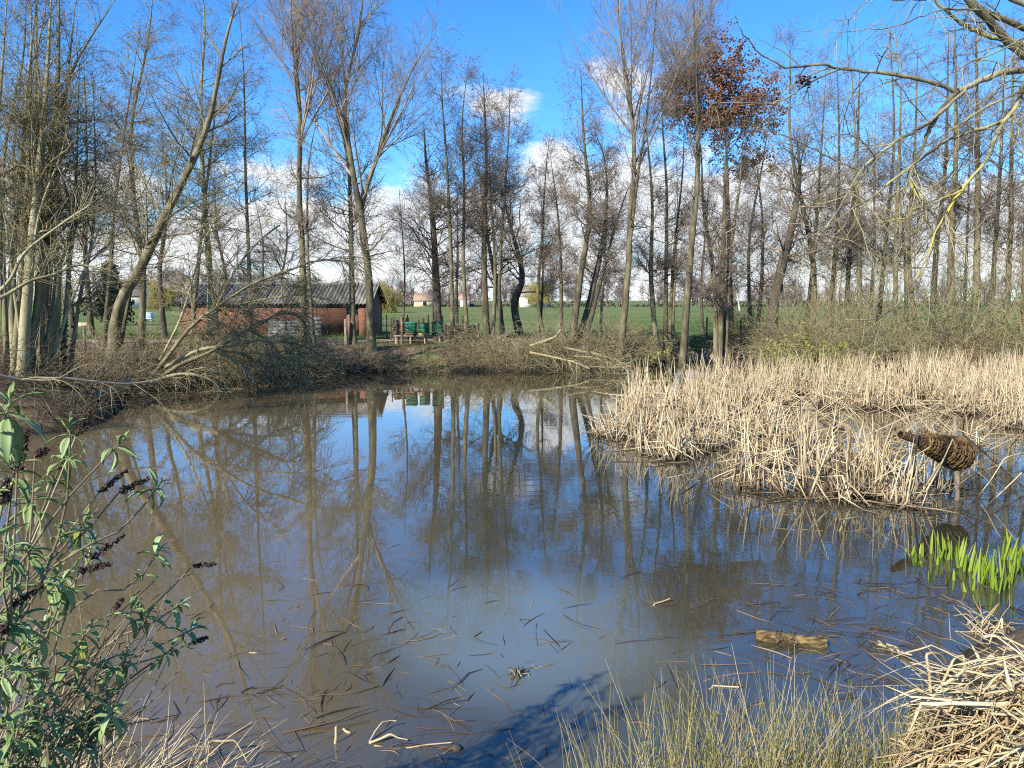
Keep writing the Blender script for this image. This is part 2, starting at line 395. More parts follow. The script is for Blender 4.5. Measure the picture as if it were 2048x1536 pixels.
def build_water():
    me = MB()
    me.raw([(-40, -1.0, 0), (40, -1.0, 0), (40, 40, 0), (-40, 40, 0)], [[0, 1, 2, 3]])
    m = bpy.data.materials.new('pond_water'); m.use_nodes = True
    t, L = m.node_tree, m.node_tree.links
    for n in list(t.nodes): t.nodes.remove(n)
    tc = N(t, 'ShaderNodeTexCoord')
    # slow breaths of wind: long low ripples, patchy
    mp = N(t, 'ShaderNodeMapping'); mp.inputs['Scale'].default_value = (0.55, 1.6, 1); L.new(tc.outputs['Object'], mp.inputs[0])
    n1 = N(t, 'ShaderNodeTexNoise', i_Scale=2.4, i_Detail=4.0, i_Roughness=0.5, i_Distortion=0.4); L.new(mp.outputs[0], n1.inputs['Vector'])
    n2 = N(t, 'ShaderNodeTexNoise', i_Scale=0.16, i_Detail=3.0); L.new(tc.outputs['Object'], n2.inputs['Vector'])
    gust = smooth_step(t, n2.outputs[0], 0.42, 0.62)
    h = math_node(t, 'MULTIPLY', n1.outputs[0], math_node(t, 'ADD', math_node(t, 'MULTIPLY', gust, 0.85), 0.15))
    bp = N(t, 'ShaderNodeBump', i_Strength=1.0, i_Distance=0.0022); L.new(h, bp.inputs['Height'])
    turb = N(t, 'ShaderNodeTexNoise', i_Scale=0.22, i_Detail=4.0, i_Roughness=0.5, i_Distortion=0.6); L.new(tc.outputs['Object'], turb.inputs['Vector'])
    col = ramp(t, turb.outputs[0], [(0.3, (0.082, 0.078, 0.044)), (0.7, (0.112, 0.108, 0.068))])
    dif = N(t, 'ShaderNodeBsdfDiffuse'); L.new(col, dif.inputs[0])
    tr = N(t, 'ShaderNodeBsdfTransparent'); tr.inputs[0].default_value = (0.80, 0.74, 0.55, 1)
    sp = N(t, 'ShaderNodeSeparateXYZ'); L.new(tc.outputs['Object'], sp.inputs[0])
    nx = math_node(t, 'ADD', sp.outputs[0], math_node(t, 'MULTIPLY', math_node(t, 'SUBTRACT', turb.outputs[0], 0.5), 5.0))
    brown = smooth_step(t, math_node(t, 'MULTIPLY', nx, -1.0), -0.2, 2.6)            # brown of sunlit murk under tree reflections, painted in on the left
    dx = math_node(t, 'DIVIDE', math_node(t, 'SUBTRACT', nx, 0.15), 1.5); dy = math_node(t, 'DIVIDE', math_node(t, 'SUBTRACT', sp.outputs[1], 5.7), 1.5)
    sunlit_murk = smooth_step(t, math_node(t, 'SUBTRACT', 1.0, math_node(t, 'ADD', math_node(t, 'MULTIPLY', dx, dx), math_node(t, 'MULTIPLY', dy, dy))), 0.0, 0.9)   # sunlight on the murky water, painted as a pale round patch
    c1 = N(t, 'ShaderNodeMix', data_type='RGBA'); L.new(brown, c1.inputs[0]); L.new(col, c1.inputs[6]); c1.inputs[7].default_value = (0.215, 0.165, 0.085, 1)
    c2 = N(t, 'ShaderNodeMix', data_type='RGBA'); L.new(sunlit_murk, c2.inputs[0]); L.new(c1.outputs[2], c2.inputs[6]); c2.inputs[7].default_value = (0.17, 0.195, 0.165, 1)
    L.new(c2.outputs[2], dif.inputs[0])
    body = N(t, 'ShaderNodeMixShader'); body.inputs[0].default_value = 0.46
    # cloudiness follows the noise, raised a little in the two painted light patches
    L.new(dif.outputs[0], body.inputs[2]); L.new(tr.outputs[0], body.inputs[1])
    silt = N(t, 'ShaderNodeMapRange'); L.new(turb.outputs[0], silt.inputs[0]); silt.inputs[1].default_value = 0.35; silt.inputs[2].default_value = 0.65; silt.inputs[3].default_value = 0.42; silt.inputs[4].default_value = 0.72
    L.new(math_node(t, 'ADD', silt.outputs[0], math_node(t, 'MULTIPLY', math_node(t, 'MAXIMUM', sunlit_murk, brown), 0.12), clamp=True), body.inputs[0])
    gl = N(t, 'ShaderNodeBsdfGlossy'); gl.inputs['Roughness'].default_value = 0.0; L.new(bp.outputs[0], gl.inputs['Normal'])
    fr = N(t, 'ShaderNodeFresnel', i_IOR=1.6); L.new(bp.outputs[0], fr.inputs['Normal'])
    mx = N(t, 'ShaderNodeMixShader'); L.new(math_node(t, 'MULTIPLY_ADD', fr.outputs[0], 1.45, 0.03, clamp=True), mx.inputs[0]); L.new(body.outputs[0], mx.inputs[1]); L.new(gl.outputs[0], mx.inputs[2])
    o = N(t, 'ShaderNodeOutputMaterial'); L.new(mx.outputs[0], o.inputs[0])
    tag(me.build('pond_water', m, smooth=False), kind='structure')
build_water()

def build_path():
    """leaf-strewn reddish track between the bank and the meadow"""
    xs = np.arange(-34, 30, 0.5); me = MB()
    yc = 32.0 + 0.45 * np.sin(xs * 0.16 + 1)
    yc = np.where(xs > 4, yc + (xs - 4) * 0.28, yc)
    off = np.linspace(-1.0, 1.0, 7)
    V = np.array([[(x, y + o * 1.05 + 0.08 * wobble(x * 5 + o, y), 0) for o in off] for x, y in zip(xs, yc)])
    V[..., 2] = ground_z(V[..., 0], V[..., 1]) + 0.03
    n = np.arange(len(xs) * 7).reshape(-1, 7)
    me.raw(V.reshape(-1, 3), np.stack([n[:-1, :-1], n[1:, :-1], n[1:, 1:], n[:-1, 1:]], -1).reshape(-1, 4))
    m = material('path_litter', [(0.25, (0.17, 0.105, 0.07)), (0.5, (0.33, 0.225, 0.155)), (0.75, (0.46, 0.34, 0.25))], 5, 0.95, bump=0.6, detail=9)
    tag(me.build('path', m), kind='structure')
build_path()

# ------------------------------------------------------------------ brick shed
def build_shed():
    x0, x1, yf, yb, zb, ze, zr = -15.45, -6.72, 36.0, 40.0, 0.72, 2.34, 3.22
    root = empty('brick_shed', ((x0 + x1) / 2, 38, gz(-11, 38)), 'long low red brick shed with a grey corrugated roof behind the path', 'shed')
    inv = -np.array(root.location)
    m = bpy.data.materials.new('red_brick'); m.use_nodes = True
    t, L = m.node_tree, m.node_tree.links; b = t.nodes['Principled BSDF']; b.inputs['Roughness'].default_value = 0.9
    tc = N(t, 'ShaderNodeTexCoord'); mp = N(t, 'ShaderNodeMapping'); L.new(tc.outputs['Object'], mp.inputs[0]); mp.inputs['Rotation'].default_value = (radians(90), 0, 0)
    bk = N(t, 'ShaderNodeTexBrick', i_Scale=1.0, i_Mortar_Size=0.008, i_Brick_Width=0.21, i_Row_Height=0.065)
    bk.inputs['Color1'].default_value = (0.27, 0.092, 0.047, 1); bk.inputs['Color2'].default_value = (0.17, 0.058, 0.032, 1); bk.inputs['Mortar'].default_value = (0.20, 0.125, 0.09, 1)
    L.new(mp.outputs[0], bk.inputs['Vector'])
    nz = N(t, 'ShaderNodeTexNoise', i_Scale=1.3, i_Detail=7.0); L.new(tc.outputs['Object'], nz.inputs['Vector'])
    mx = N(t, 'ShaderNodeMix', data_type='RGBA', blend_type='MULTIPLY'); mx.inputs[0].default_value = 0.7
    L.new(bk.outputs[0], mx.inputs[6]); L.new(ramp(t, nz.outputs[0], [(0.3, (0.6, 0.55, 0.52)), (0.6, (1.1, 1.05, 1.0))]), mx.inputs[7])
    L.new(mx.outputs[2], b.inputs['Base Color'])
    bp = N(t, 'ShaderNodeBump', i_Strength=0.6, i_Distance=0.01); L.new(bk.outputs['Fac'], bp.inputs['Height']); bp.invert = True; L.new(bp.outputs[0], b.inputs['Normal'])
    def part(name, mb, mat, parent=root, smooth=False):
        mb.v = [v + (inv if parent is root else 0) for v in mb.v]; return mb.build(name, mat, parent, smooth)
    # front wall with a window opening, gables with raking tops, back wall
    wx0, wx1, wz0, wz1 = -7.72, -7.14, 1.78, 2.20
    w = MB(); th = 0.22
    for (a, bb, c, d) in ((x0, wx0, zb, ze), (wx1, x1, zb, ze), (wx0, wx1, zb, wz0), (wx0, wx1, wz1, ze)):
        w.box(((a + bb) / 2, yf + th / 2, (c + d) / 2), (bb - a, th, d - c))
    part('wall', w, m)
    for gx in (x0 + th / 2, x1 - th / 2):
        g = MB(); ym = (yf + yb) / 2
        pts = [(yf + th, zb), (yb - th, zb), (yb - th, ze), (ym, zr - 0.1), (yf + th, ze)]
        v = [(gx - th / 2, y, z) for y, z in pts] + [(gx + th / 2, y, z) for y, z in pts]
        g.raw(v, [[i, (i + 1) % 5, 5 + (i + 1) % 5, 5 + i] for i in range(5)] + [[0, 4, 2, 1], [5, 6, 7, 9]], [[4, 3, 2], [7, 8, 9]])
        part('gable_wall', g, m)
    part('back_wall', MB().box(((x0 + x1) / 2, yb - th / 2, (zb + ze) / 2), (x1 - x0, th, ze - zb)), m)
    # corrugated sheets, each a piece
    rm = material('fibre_cement', [(0.25, (0.05, 0.047, 0.035)), (0.5, (0.145, 0.137, 0.115)), (0.75, (0.26, 0.25, 0.215))], 2.2, 0.92, bump=0.4, random=0.3, stretch=(1.2, 0.5, 0.5))
    nsh, over = 9, 0.22
    wsh = (x1 - x0 + 2 * over) / nsh
    def sheet_mesh():
        k = 41; u = np.linspace(0, wsh * 1.03, k); cor = 0.034 * np.cos(u / 0.177 * 2 * pi)
        me = MB(); n = 3; rows = np.linspace(0, 1, n)
        ln = math.hypot(2.0 + 0.25, zr - ze + 0.08)
        V = np.array([[(a, r * ln, c) for a, c in zip(u, cor)] for r in rows]); B = V - np.array([0, 0, 0.012])
        idx = np.arange(k * n).reshape(n, k)
        q = np.stack([idx[:-1, :-1], idx[:-1, 1:], idx[1:, 1:], idx[1:, :-1]], -1).reshape(-1, 4)
        e = k * n
        rim = [[idx[0, i + 1], idx[0, i], idx[0, i] + e, idx[0, i + 1] + e] for i in range(k - 1)]
        me.raw(np.vstack([V.reshape(-1, 3), B.reshape(-1, 3)]), np.vstack([q, q[:, ::-1] + e, rim]))
        return me.mesh('roof_sheet', rm)
    sm = sheet_mesh(); slope = math.atan2(zr - ze + 0.05, 2.0 + 0.12)
    for side in (0, 1):
        for i in range(nsh):
            o = link('roof_sheet', sm, root)
            xx = x0 - over + i * wsh
            dz = RNG.uniform(-0.008, 0.008) + (i % 2) * 0.016
            if side == 0:
                o.location = (xx + inv[0], yf - 0.22 + inv[1], ze - 0.02 + dz + inv[2]); o.rotation_euler = (slope + RNG.normal(0, 0.004), 0, RNG.normal(0, 0.003))
            else:
                o.location = (xx + wsh + inv[0], yb + 0.22 + inv[1], ze - 0.02 + dz + inv[2]); o.rotation_euler = (slope, 0, pi)
    part('ridge_cap', MB().tubes(np.array([[(x0 - over, 38.02, zr + 0.02), ((x0 + x1) / 2, 38.02, zr + 0.035), (x1 + over, 38.02, zr + 0.02)]]), np.full((1, 3), 0.1), 8), rm, smooth=True)
    fm = material('eaves_board', [(0.3, (0.06, 0.05, 0.04)), (0.7, (0.13, 0.11, 0.085))], 6, 0.9)
    part('eaves_board', MB().box(((x0 + x1) / 2, yf - 0.05, ze - 0.1), (x1 - x0 + 0.1, 0.04, 0.12)), fm)
    # window
    wm = material('window_frame', [(0.3, (0.10, 0.10, 0.095)), (0.7, (0.2, 0.2, 0.19))], 9, 0.7)
    gm = bpy.data.materials.new('dark_glass'); gm.use_nodes = True; gb = gm.node_tree.nodes['Principled BSDF']
    gb.inputs['Base Color'].default_value = (0.015, 0.02, 0.025, 1); gb.inputs['Roughness'].default_value = 0.08
    f = MB(); cx, cz = (wx0 + wx1) / 2, (wz0 + wz1) / 2; sx, sz = wx1 - wx0, wz1 - wz0
    for s in (-1, 1):
        f.box((cx + s * (sx / 2 - 0.02), yf + 0.08, cz), (0.04, 0.06, sz)); f.box((cx, yf + 0.08, cz + s * (sz / 2 - 0.02)), (sx - 0.08, 0.06, 0.04))
    f.box((cx, yf + 0.082, cz), (0.025, 0.045, sz - 0.08))
    win = part('window', f, wm)
    for s in (-1, 1):
        MB().box((cx + s * (sx / 4 - 0.013) + inv[0], yf + 0.095 + inv[1], cz + inv[2]), (sx / 2 - 0.06, 0.012, sz - 0.085)).build('pane', gm, win, False)
    cm = material('concrete_lintel', [(0.3, (0.26, 0.24, 0.2)), (0.7, (0.40, 0.37, 0.31))], 6, 0.9)
    part('lintel', MB().box((cx - 0.02, yf - 0.004 + 0.1, wz1 + 0.045), (sx + 0.16, 0.212, 0.085)), cm)
    return root
build_shed()

# ------------------------------------------------------------------ trees
def spline(P, K):
    """smooth curve through control points, K samples"""
    P = np.asarray(P, float)
    if len(P) == 2: return P[0] + (P[1] - P[0]) * np.linspace(0, 1, K)[:, None]
    Q = np.vstack([2 * P[0] - P[1], P, 2 * P[-1] - P[-2]])
    seg = np.concatenate([[0], np.cumsum(np.linalg.norm(np.diff(P, axis=0), axis=1))]); u = np.linspace(0, seg[-1], K)
    out = []
    for x in u:
        i = min(np.searchsorted(seg, x, 'right') - 1, len(P) - 2); t = (x - seg[i]) / (seg[i + 1] - seg[i])
        p0, p1, p2, p3 = Q[i:i + 4]
        out.append(0.5 * (2 * p1 + (p2 - p0) * t + (2 * p0 - 5 * p1 + 4 * p2 - p3) * t * t + (3 * p1 - p0 - 3 * p2 + p3) * t ** 3))
    return np.array(out)

def grow(P, R, n, tr, ang, length, up=0.0, wob=0.12, K=5, rr=0.6, rmax=1.0, rend=0.2, rmin=0.0035, rng=RNG, tpow=1.0, azbias=None, drop=0.0):
    """n side shoots from curves P (M,K,3) with radii R; length(t, parent length) gives their length"""
    Mn, Kp, _ = P.shape
    PL = np.linalg.norm(np.diff(P, axis=1), axis=2).sum(1)
    m = rng.choice(Mn, n, p=PL / PL.sum())
    t = tr[0] + (tr[1] - tr[0]) * rng.random(n) ** tpow
    f = t * (Kp - 1); i = np.minimum(f.astype(int), Kp - 2); w = (f - i)[:, None]
    base = P[m, i] * (1 - w) + P[m, i + 1] * w
    tan = unit(P[m, i + 1] - P[m, i]); r0p = R[m, i] * (1 - w[:, 0]) + R[m, i + 1] * w[:, 0]
    rv = rng.normal(size=(n, 3))
    if azbias is not None: rv = rv + azbias
    perp = unit(rv - (rv * tan).sum(1, keepdims=True) * tan)
    a = np.radians(rng.uniform(ang[0], ang[1], n))[:, None]
    d = tan * np.cos(a) + perp * np.sin(a)
    Ln = length(t, PL[m]) * rng.uniform(0.65, 1.3, n)
    r0 = np.clip(np.minimum(r0p * rr, rmax), rmin, None)
    pts = np.empty((n, K, 3)); pts[:, 0] = base; st = (Ln / (K - 1))[:, None]
    for k in range(1, K):
        d = unit(d + wob * rng.normal(size=(n, 3)) + np.array([0, 0, up]) - np.array([0, 0, drop]) * (k / K))
        pts[:, k] = pts[:, k - 1] + d * st
    s = np.linspace(0, 1, K)[None]
    rad = np.maximum(r0[:, None] * (1 - s * (1 - rend)), rmin * (1 - 0.4 * s))
    return pts, rad

def specks(mb, P, n, size, rng=RNG, hang=0.0):
    """little elongated catkins, cones or buds on the shoots P"""
    m = rng.integers(len(P), size=n); k = rng.integers(1, P.shape[1], size=n)
    c = P[m, k] + rng.normal(size=(n, 3)) * 0.02
    d = unit(rng.normal(size=(n, 3)) - np.array([0, 0, hang])) * (size * rng.uniform(0.6, 1.4, n))[:, None]
    e = unit(np.cross(d, rng.normal(size=(n, 3)))) * (size * 0.42); g = unit(np.cross(d, e)) * size * 0.42
    V = np.stack([c, c + d * 0.5 + e, c + d * 0.5 - e * 0.5 + g, c + d * 0.5 - e * 0.5 - g, c + d], 1)
    i = np.arange(n)[:, None] * 5
    T = np.concatenate([i + np.array([[0, 2, 1]]), i + np.array([[0, 3, 2]]), i + np.array([[0, 1, 3]]), i + np.array([[4, 1, 2]]), i + np.array([[4, 2, 3]]), i + np.array([[4, 3, 1]])])
    mb.raw(V.reshape(-1, 3), None, T, np.repeat(rng.random(n), 5))

def leaf_cards(mb, P, n, size, rng=RNG, spread=0.08):
    """small folded leaves along shoots"""
    m = rng.integers(len(P), size=n); k = rng.integers(1, P.shape[1], size=n)
    c = P[m, k] + rng.normal(size=(n, 3)) * spread
    s = (size * rng.uniform(0.6, 1.4, n))[:, None]
    d = unit(rng.normal(size=(n, 3))) * s; e = unit(np.cross(d, rng.normal(size=(n, 3)))) * s * 0.38; g = unit(np.cross(d, e)) * s * 0.14
    V = np.stack([c, c + d * 0.55 + e + g, c + d, c + d * 0.55 - e + g], 1)
    i = np.arange(n)[:, None] * 4
    mb.raw(V.reshape(-1, 3), None, np.concatenate([i + np.array([[0, 1, 2]]), i + np.array([[0, 2, 3]])]), np.repeat(rng.random(n), 4))

def tree_geometry(kind, paths, radii, dens=1.0, rng=RNG, spread=1.0, t0=0.22, cones=1.0):
    """paths: list of trunk curves (K,3) in the tree's own space. Returns builders for trunk, crown, cones"""
    trunk, crown, cone = MB(), MB(), MB()
    P0 = np.stack(paths); K = P0.shape[1]
    s = np.linspace(0, 1, K)
    R0 = np.stack([np.maximum(r * (1 - s) ** 0.75, 0.008) * (1 + 0.5 * np.exp(-s * 26)) for r in radii])
    H = float((P0[..., 2].max() - P0[..., 2].min()))
    trunk.tubes(P0, R0, 9, rng.random(len(paths)), rng=rng)
    # rough the trunk so its edge is not a clean line
    trunk.v[-1] = trunk.v[-1] + rng.normal(size=trunk.v[-1].shape) * np.repeat(R0.reshape(-1), 9)[:, None] * 0.06
    nl = lambda k: max(1, int(k * dens * len(paths) ** 0.6))
    if kind == 'alder':
        L1 = lambda t, pl: spread * H * (0.035 + 0.14 * (1 - t) ** 0.8)
        A, RA = grow(P0, R0, nl(54), (t0, 0.985), (46, 84), L1, 0.06, 0.10, 7, 0.30, 0.028, 0.25, 0.006, rng)
        trunk_l = A
        B, RB = grow(A, RA, nl(400), (0.15, 0.98), (30, 62), lambda t, pl: pl * 0.42 * (1.15 - 0.6 * t) + 0.1, 0.05, 0.16, 5, 0.6, 0.011, 0.4, 0.0042, rng)
        Tw, RT = grow(B, RB, nl(2700), (0.1, 1.0), (25, 65), lambda t, pl: 0.22 + 0.28 * rng.random(t.shape), 0.03, 0.2, 3, 0.7, 0.006, 0.6, 0.0034, rng)
        crown.tubes(A, RA, 5); crown.tubes(B, RB, 3); crown.tubes(Tw, RT, 3)
        if cones: specks(cone, Tw, int(nl(2100) * cones), 0.034, rng, 0.4)
    elif kind == 'broom':
        # leaders sweep up from a fork
        n = 8 * len(paths)
        A, RA = grow(P0, R0, n, (t0, t0 + 0.26), (14, 36), lambda t, pl: pl * (1.0 - t) * 0.92, 0.03, 0.045, 9, 0.5, 0.05, 0.1, 0.01, rng)
        A2 = np.concatenate([A, np.stack([p[np.linspace(int(K * (t0 + .1)), K - 1, 9).astype(int)] for p in paths])])
        RA2 = np.concatenate([RA, np.stack([r[np.linspace(int(K * (t0 + .1)), K - 1, 9).astype(int)] for r in R0])])
        B, RB = grow(A2, RA2, nl(100), (0.12, 0.97), (24, 56), lambda t, pl: spread * H * (0.06 + 0.13 * (1 - t)), 0.08, 0.06, 7, 0.45, 0.02, 0.25, 0.0055, rng)
        Cc, RC = grow(B, RB, nl(640), (0.1, 0.95), (22, 50), lambda t, pl: pl * 0.4 * (1.2 - .6 * t) + .15, 0.08, 0.08, 5, 0.6, 0.009, 0.4, 0.004, rng)
        Tw, RT = grow(Cc, RC, nl(2800), (0.1, 1.0), (20, 50), lambda t, pl: 0.3 + 0.35 * rng.random(t.shape), 0.06, 0.10, 3, 0.7, 0.006, 0.6, 0.0034, rng)
        lo, RL = grow(P0, R0, nl(14), (0.2, t0 + 0.2), (45, 80), lambda t, pl: 0.9 + rng.random(t.shape) * spread, 0.02, 0.16, 7, 0.3, 0.03, 0.2, 0.007, rng)
        lt, RLT = grow(lo, RL, nl(260), (0.2, 1.0), (30, 70), lambda t, pl: pl * .3 + .1, 0.03, 0.18, 4, 0.6, 0.01, 0.5, 0.0045, rng)
        for a, b, S in ((A, RA, 6), (B, RB, 4), (Cc, RC, 3), (Tw, RT, 3), (lo, RL, 4), (lt, RLT, 3)): crown.tubes(a, b, S)
    elif kind in ('round', 'leafy'):
        A, RA = grow(P0, R0, nl(30), (t0, 1.0), (35, 80), lambda t, pl: spread * H * (0.20 + 0.16 * (1 - t)), 0.03, 0.2, 8, 0.5, 0.04, 0.2, 0.008, rng)
        B, RB = grow(A, RA, nl(300), (0.2, 1.0), (30, 65), lambda t, pl: pl * 0.45, 0.04, 0.2, 6, 0.6, 0.013, 0.35, 0.005, rng)
        Tw, RT = grow(B, RB, nl(1700), (0.1, 1.0), (25, 70), lambda t, pl: 0.22 + 0.3 * rng.random(t.shape), 0.03, 0.2, 3, 0.7, 0.006, 0.6, 0.0036, rng)
        crown.tubes(A, RA, 5); crown.tubes(B, RB, 3); crown.tubes(Tw, RT, 3)
        if kind == 'leafy': leaf_cards(cone, Tw, nl(17000), 0.11, rng)
        elif cones: specks(cone, Tw, int(nl(1200) * cones), 0.034, rng, 0.4)
    elif kind == 'coppice':
        A, RA = grow(P0, R0, nl(40), (t0, 0.97), (28, 66), lambda t, pl: spread * (0.5 + 0.22 * pl * (1 - t)), 0.05, 0.13, 7, 0.45, 0.03, 0.2, 0.007, rng)
        B, RB = grow(A, RA, nl(260), (0.1, 0.98), (28, 62), lambda t, pl: pl * 0.42 + .1, 0.04, 0.17, 5, 0.6, 0.012, 0.4, 0.0045, rng)
        Tw, RT = grow(B, RB, nl(1500), (0.1, 1.0), (25, 65), lambda t, pl: 0.18 + 0.25 * rng.random(t.shape), 0.03, 0.2, 3, 0.7, 0.007, 0.6, 0.0034, rng)
        crown.tubes(A, RA, 5); crown.tubes(B, RB, 3); crown.tubes(Tw, RT, 3)
        if cones: specks(cone, Tw, int(nl(900) * cones), 0.026, rng, 0.4)
    return trunk, crown, cone

BARKS = {'alder': ('bark', 'twig_purple'), 'broom': ('bark', 'twig_willow'), 'round': ('bark_dark', 'twig_purple'), 'leafy': ('bark_dark', 'twig_purple'), 'coppice': ('bark_green', 'twig_olive')}
def plant(kind, name, label, cat, px_paths, d, widths, group=None, dens=1.0, seed=0, spread=1.0, t0=0.22, bark=None, twig=None, cones=1.0, jit=0.12):
    """a tree whose trunks follow the given directions, standing d metres out"""
    rng = np.random.default_rng(1000 + seed)
    paths, radii = [], []
    for k, (pp, w) in enumerate(zip(px_paths, widths)):
        dd = d + (rng.uniform(-0.25, 0.25) if k else 0)
        W = np.array([at(x, y, dd) for x, y in pp])
        n = len(W)
        if n > 2: W[1:, 1] += np.cumsum(rng.normal(0, jit, n - 1)); W[1:-1, 0] += rng.normal(0, 0.045, n - 2)
        g = gz(W[0, 0], W[0, 1])
        W[0, 2] = g - 0.12
        paths.append(spline(W, 22)); radii.append(w / F_PX * d / 2 * 0.86)
    o = paths[0][0].copy(); o[2] += 0.12
    root = empty(name, o, label, cat, group)
    tr, cr, co = tree_geometry(kind, [p - o for p in paths], radii, dens, rng, spread, t0, cones)
    b, t = BARKS[kind]
    tr.build('trunk', M[bark or b], root)
    cr.build('crown', M[twig or t], root)
    if co.n: tag(co.build('leaves' if kind == 'leafy' else 'catkins', M['rust_leaf' if kind == 'leafy' else 'catkin'], root, smooth=False), kind='stuff')
    return root
# kind, name, depth, trunk widths in px, trunk paths in px, label, options
def build_trees():
    B = 'bare trees along the far bank'
    def T(kind, name, label, d, ws, paths, **k):
        T.i += 1
        return plant(kind, name, label, 'tree', paths, d, ws, seed=T.i, **k)
    T.i = 0
    # --- left bank: coppiced stools and their neighbours
    st = [([(30, 745), (22, 560), (40, 330), (62, 120), (75, -60)], 17), ([(42, 750), (60, 560), (72, 380), (84, 180), (86, -60)], 26), ([(22, 740), (35, 520), (52, 300), (48, 100), (55, -40)], 14), ([(35, 742), (50, 600), (88, 430), (120, 300), (150, 180)], 10), ([(55, 748), (40, 600), (20, 450), (-10, 300)], 10),
          ([(48, 755), (75, 600), (62, 420), (48, 250), (40, 60), (45, -60)], 16), ([(15, 740), (-5, 500), (8, 300), (28, 100), (30, -50)], 15)]
    T('coppice', 'alder_stool', 'clump of thick pale greenish stems leaning over the pond at the left bank', 16.3, [w for _, w in st], [p for p, _ in st], group=None, t0=0.3, dens=0.75, spread=1.0)
    st = [([(66, 750), (95, 560), (104, 380), (112, 190), (120, -60)], 24), ([(80, 760), (112, 560), (105, 400), (140, 170), (240, -20)], 20), ([(75, 752), (88, 600), (96, 420), (92, 240), (70, 60), (62, -50)], 13),
          ([(92, 755), (120, 620), (128, 450), (138, 250), (148, 50), (150, -50)], 15), ([(70, 750), (80, 560), (70, 380), (78, 200), (98, 20), (100, -50)], 12), ([(96, 752), (130, 640), (165, 540), (215, 430), (300, 330)], 9)]
    T('coppice', 'alder_stool', 'clump of greenish stems with one stem curving right in a wide arc over the pond', 16.9, [w for _, w in st], [p for p, _ in st], t0=0.3, dens=0.75)
    st = [([(122, 745), (140, 600), (150, 420), (165, 250), (178, 100)], 13), ([(135, 748), (160, 600), (172, 480), (182, 330), (180, 160)], 11), ([(112, 745), (122, 580), (140, 440), (128, 300), (140, 150)], 12)]
    T('coppice', 'alder_stool', 'thinner greenish stems beside the ivy at the right end of the left bank clump', 17.6, [w for _, w in st], [p for p, _ in st], t0=0.2, dens=0.7)
    st = [([(-50, 740), (-40, 500), (-12, 260), (8, 60), (14, -50)], 18), ([(-70, 745), (-60, 500), (-80, 200), (-60, -50)], 16)]
    T('coppice', 'alder_stool', 'pale stems at the very edge of the picture on the left bank', 16.0, [w for _, w in st], [p for p, _ in st], t0=0.4, dens=0.3)
    T('coppice', 'willow_tree', 'big tree leaning right over the pond, between the stem clump and the shed', 21.5, [27, 9], [[(222, 690), (248, 610), (282, 545), (330, 440), (385, 340), (418, 255), (448, 150), (470, 60), (492, -50)],
        [(232, 690), (262, 560), (310, 470), (350, 330), (390, 200)]], t0=0.25, dens=0.8, spread=1.25, bark='bark')
    T('alder', 'alder_tree', 'upright dark trunk crossing behind the base of the leaning tree', 26.5, [17], [[(281, 690), (278, 540), (272, 400), (268, 250), (290, 80), (300, -40)]], t0=0.25, twig='twig_olive', spread=1.2)
    T('alder', 'alder_tree', 'thin bare tree rising left of the leaning trunk, behind the small sign', 25.5, [12], [[(205, 690), (225, 520), (236, 420), (262, 260), (285, 60)]], t0=0.3, dens=0.8, spread=1.1)
    T('alder', 'birch_tree', 'sunlit pale trunk standing before the left end of the shed roof', 27.6, [16], [[(420, 690), (418, 540), (412, 380), (400, 200), (402, 40), (398, -60)]], t0=0.3, twig='twig_olive', bark='bark_green', spread=1.2)
    T('alder', 'alder_tree', 'thin curving dark trunk just left of the sunlit pale trunk', 27.0, [12], [[(378, 690), (390, 560), (398, 430), (418, 250), (430, 110)]], t0=0.35, dens=0.7, twig='twig_olive')
    T('alder', 'alder_tree', 'slim straight pole of a tree before the middle left of the shed', 28.5, [11], [[(503, 690), (500, 520), (497, 330), (490, 160), (484, 20)]], t0=0.3, dens=0.75)
    T('broom', 'poplar_tree', 'tall tree with a sheaf of upright leaders before the middle of the shed', 28.0, [18], [[(604, 700), (606, 540), (600, 380), (598, 250), (590, 110), (588, -90)]], t0=0.50, spread=0.85)
    T('alder', 'alder_tree', 'thin dark pole close beside the tall sheaf topped tree', 28.8, [9], [[(628, 690), (622, 500), (625, 330), (640, 200)]], t0=0.35, dens=0.6, spread=0.9)
    T('alder', 'alder_tree', 'straight brown trunk just left of the forked tree at the shed window', 29.5, [15], [[(706, 690), (700, 500), (694, 330), (668, 200), (655, 110)], ], t0=0.3, spread=1.35)
    T('broom', 'poplar_tree', 'large forked tree with a wide fan crown at the right end of the shed', 27.6, [20, 18], [[(742, 715), (735, 560), (722, 430), (702, 330), (694, 200), (720, 60), (735, -90)], [(743, 715), (735, 560), (722, 430), (748, 330), (786, 220), (830, 130), (872, 70)]], t0=0.44, spread=0.9, dens=1.0)
    T('alder', 'alder_sapling', 'slender sapling left of the green beehives', 29.5, [6], [[(803, 690), (808, 560), (806, 450), (800, 380)]], t0=0.25, dens=0.35, spread=1.2)
    T('alder', 'alder_tree', 'sturdy dark alder with wide level branches right behind the green beehives', 32.6, [23], [[(878, 690), (870, 520), (864, 400), (852, 310), (846, 235)]], t0=0.2, spread=1.9, bark='bark_dark', dens=1.1)
    T('alder', 'alder_tree', 'slim reddish pole tree at the right end of the hive bench', 28.6, [12], [[(906, 715), (900, 520), (892, 330), (887, 180), (886, 110)]], t0=0.4, spread=1.05, dens=0.8)
    T('alder', 'alder_tree', 'first slim tree right of the hive bench, leaning slightly left', 29.5, [11], [[(936, 700), (928, 540), (930, 380), (925, 230), (938, 105)]], t0=0.4, spread=1.05, dens=0.9)
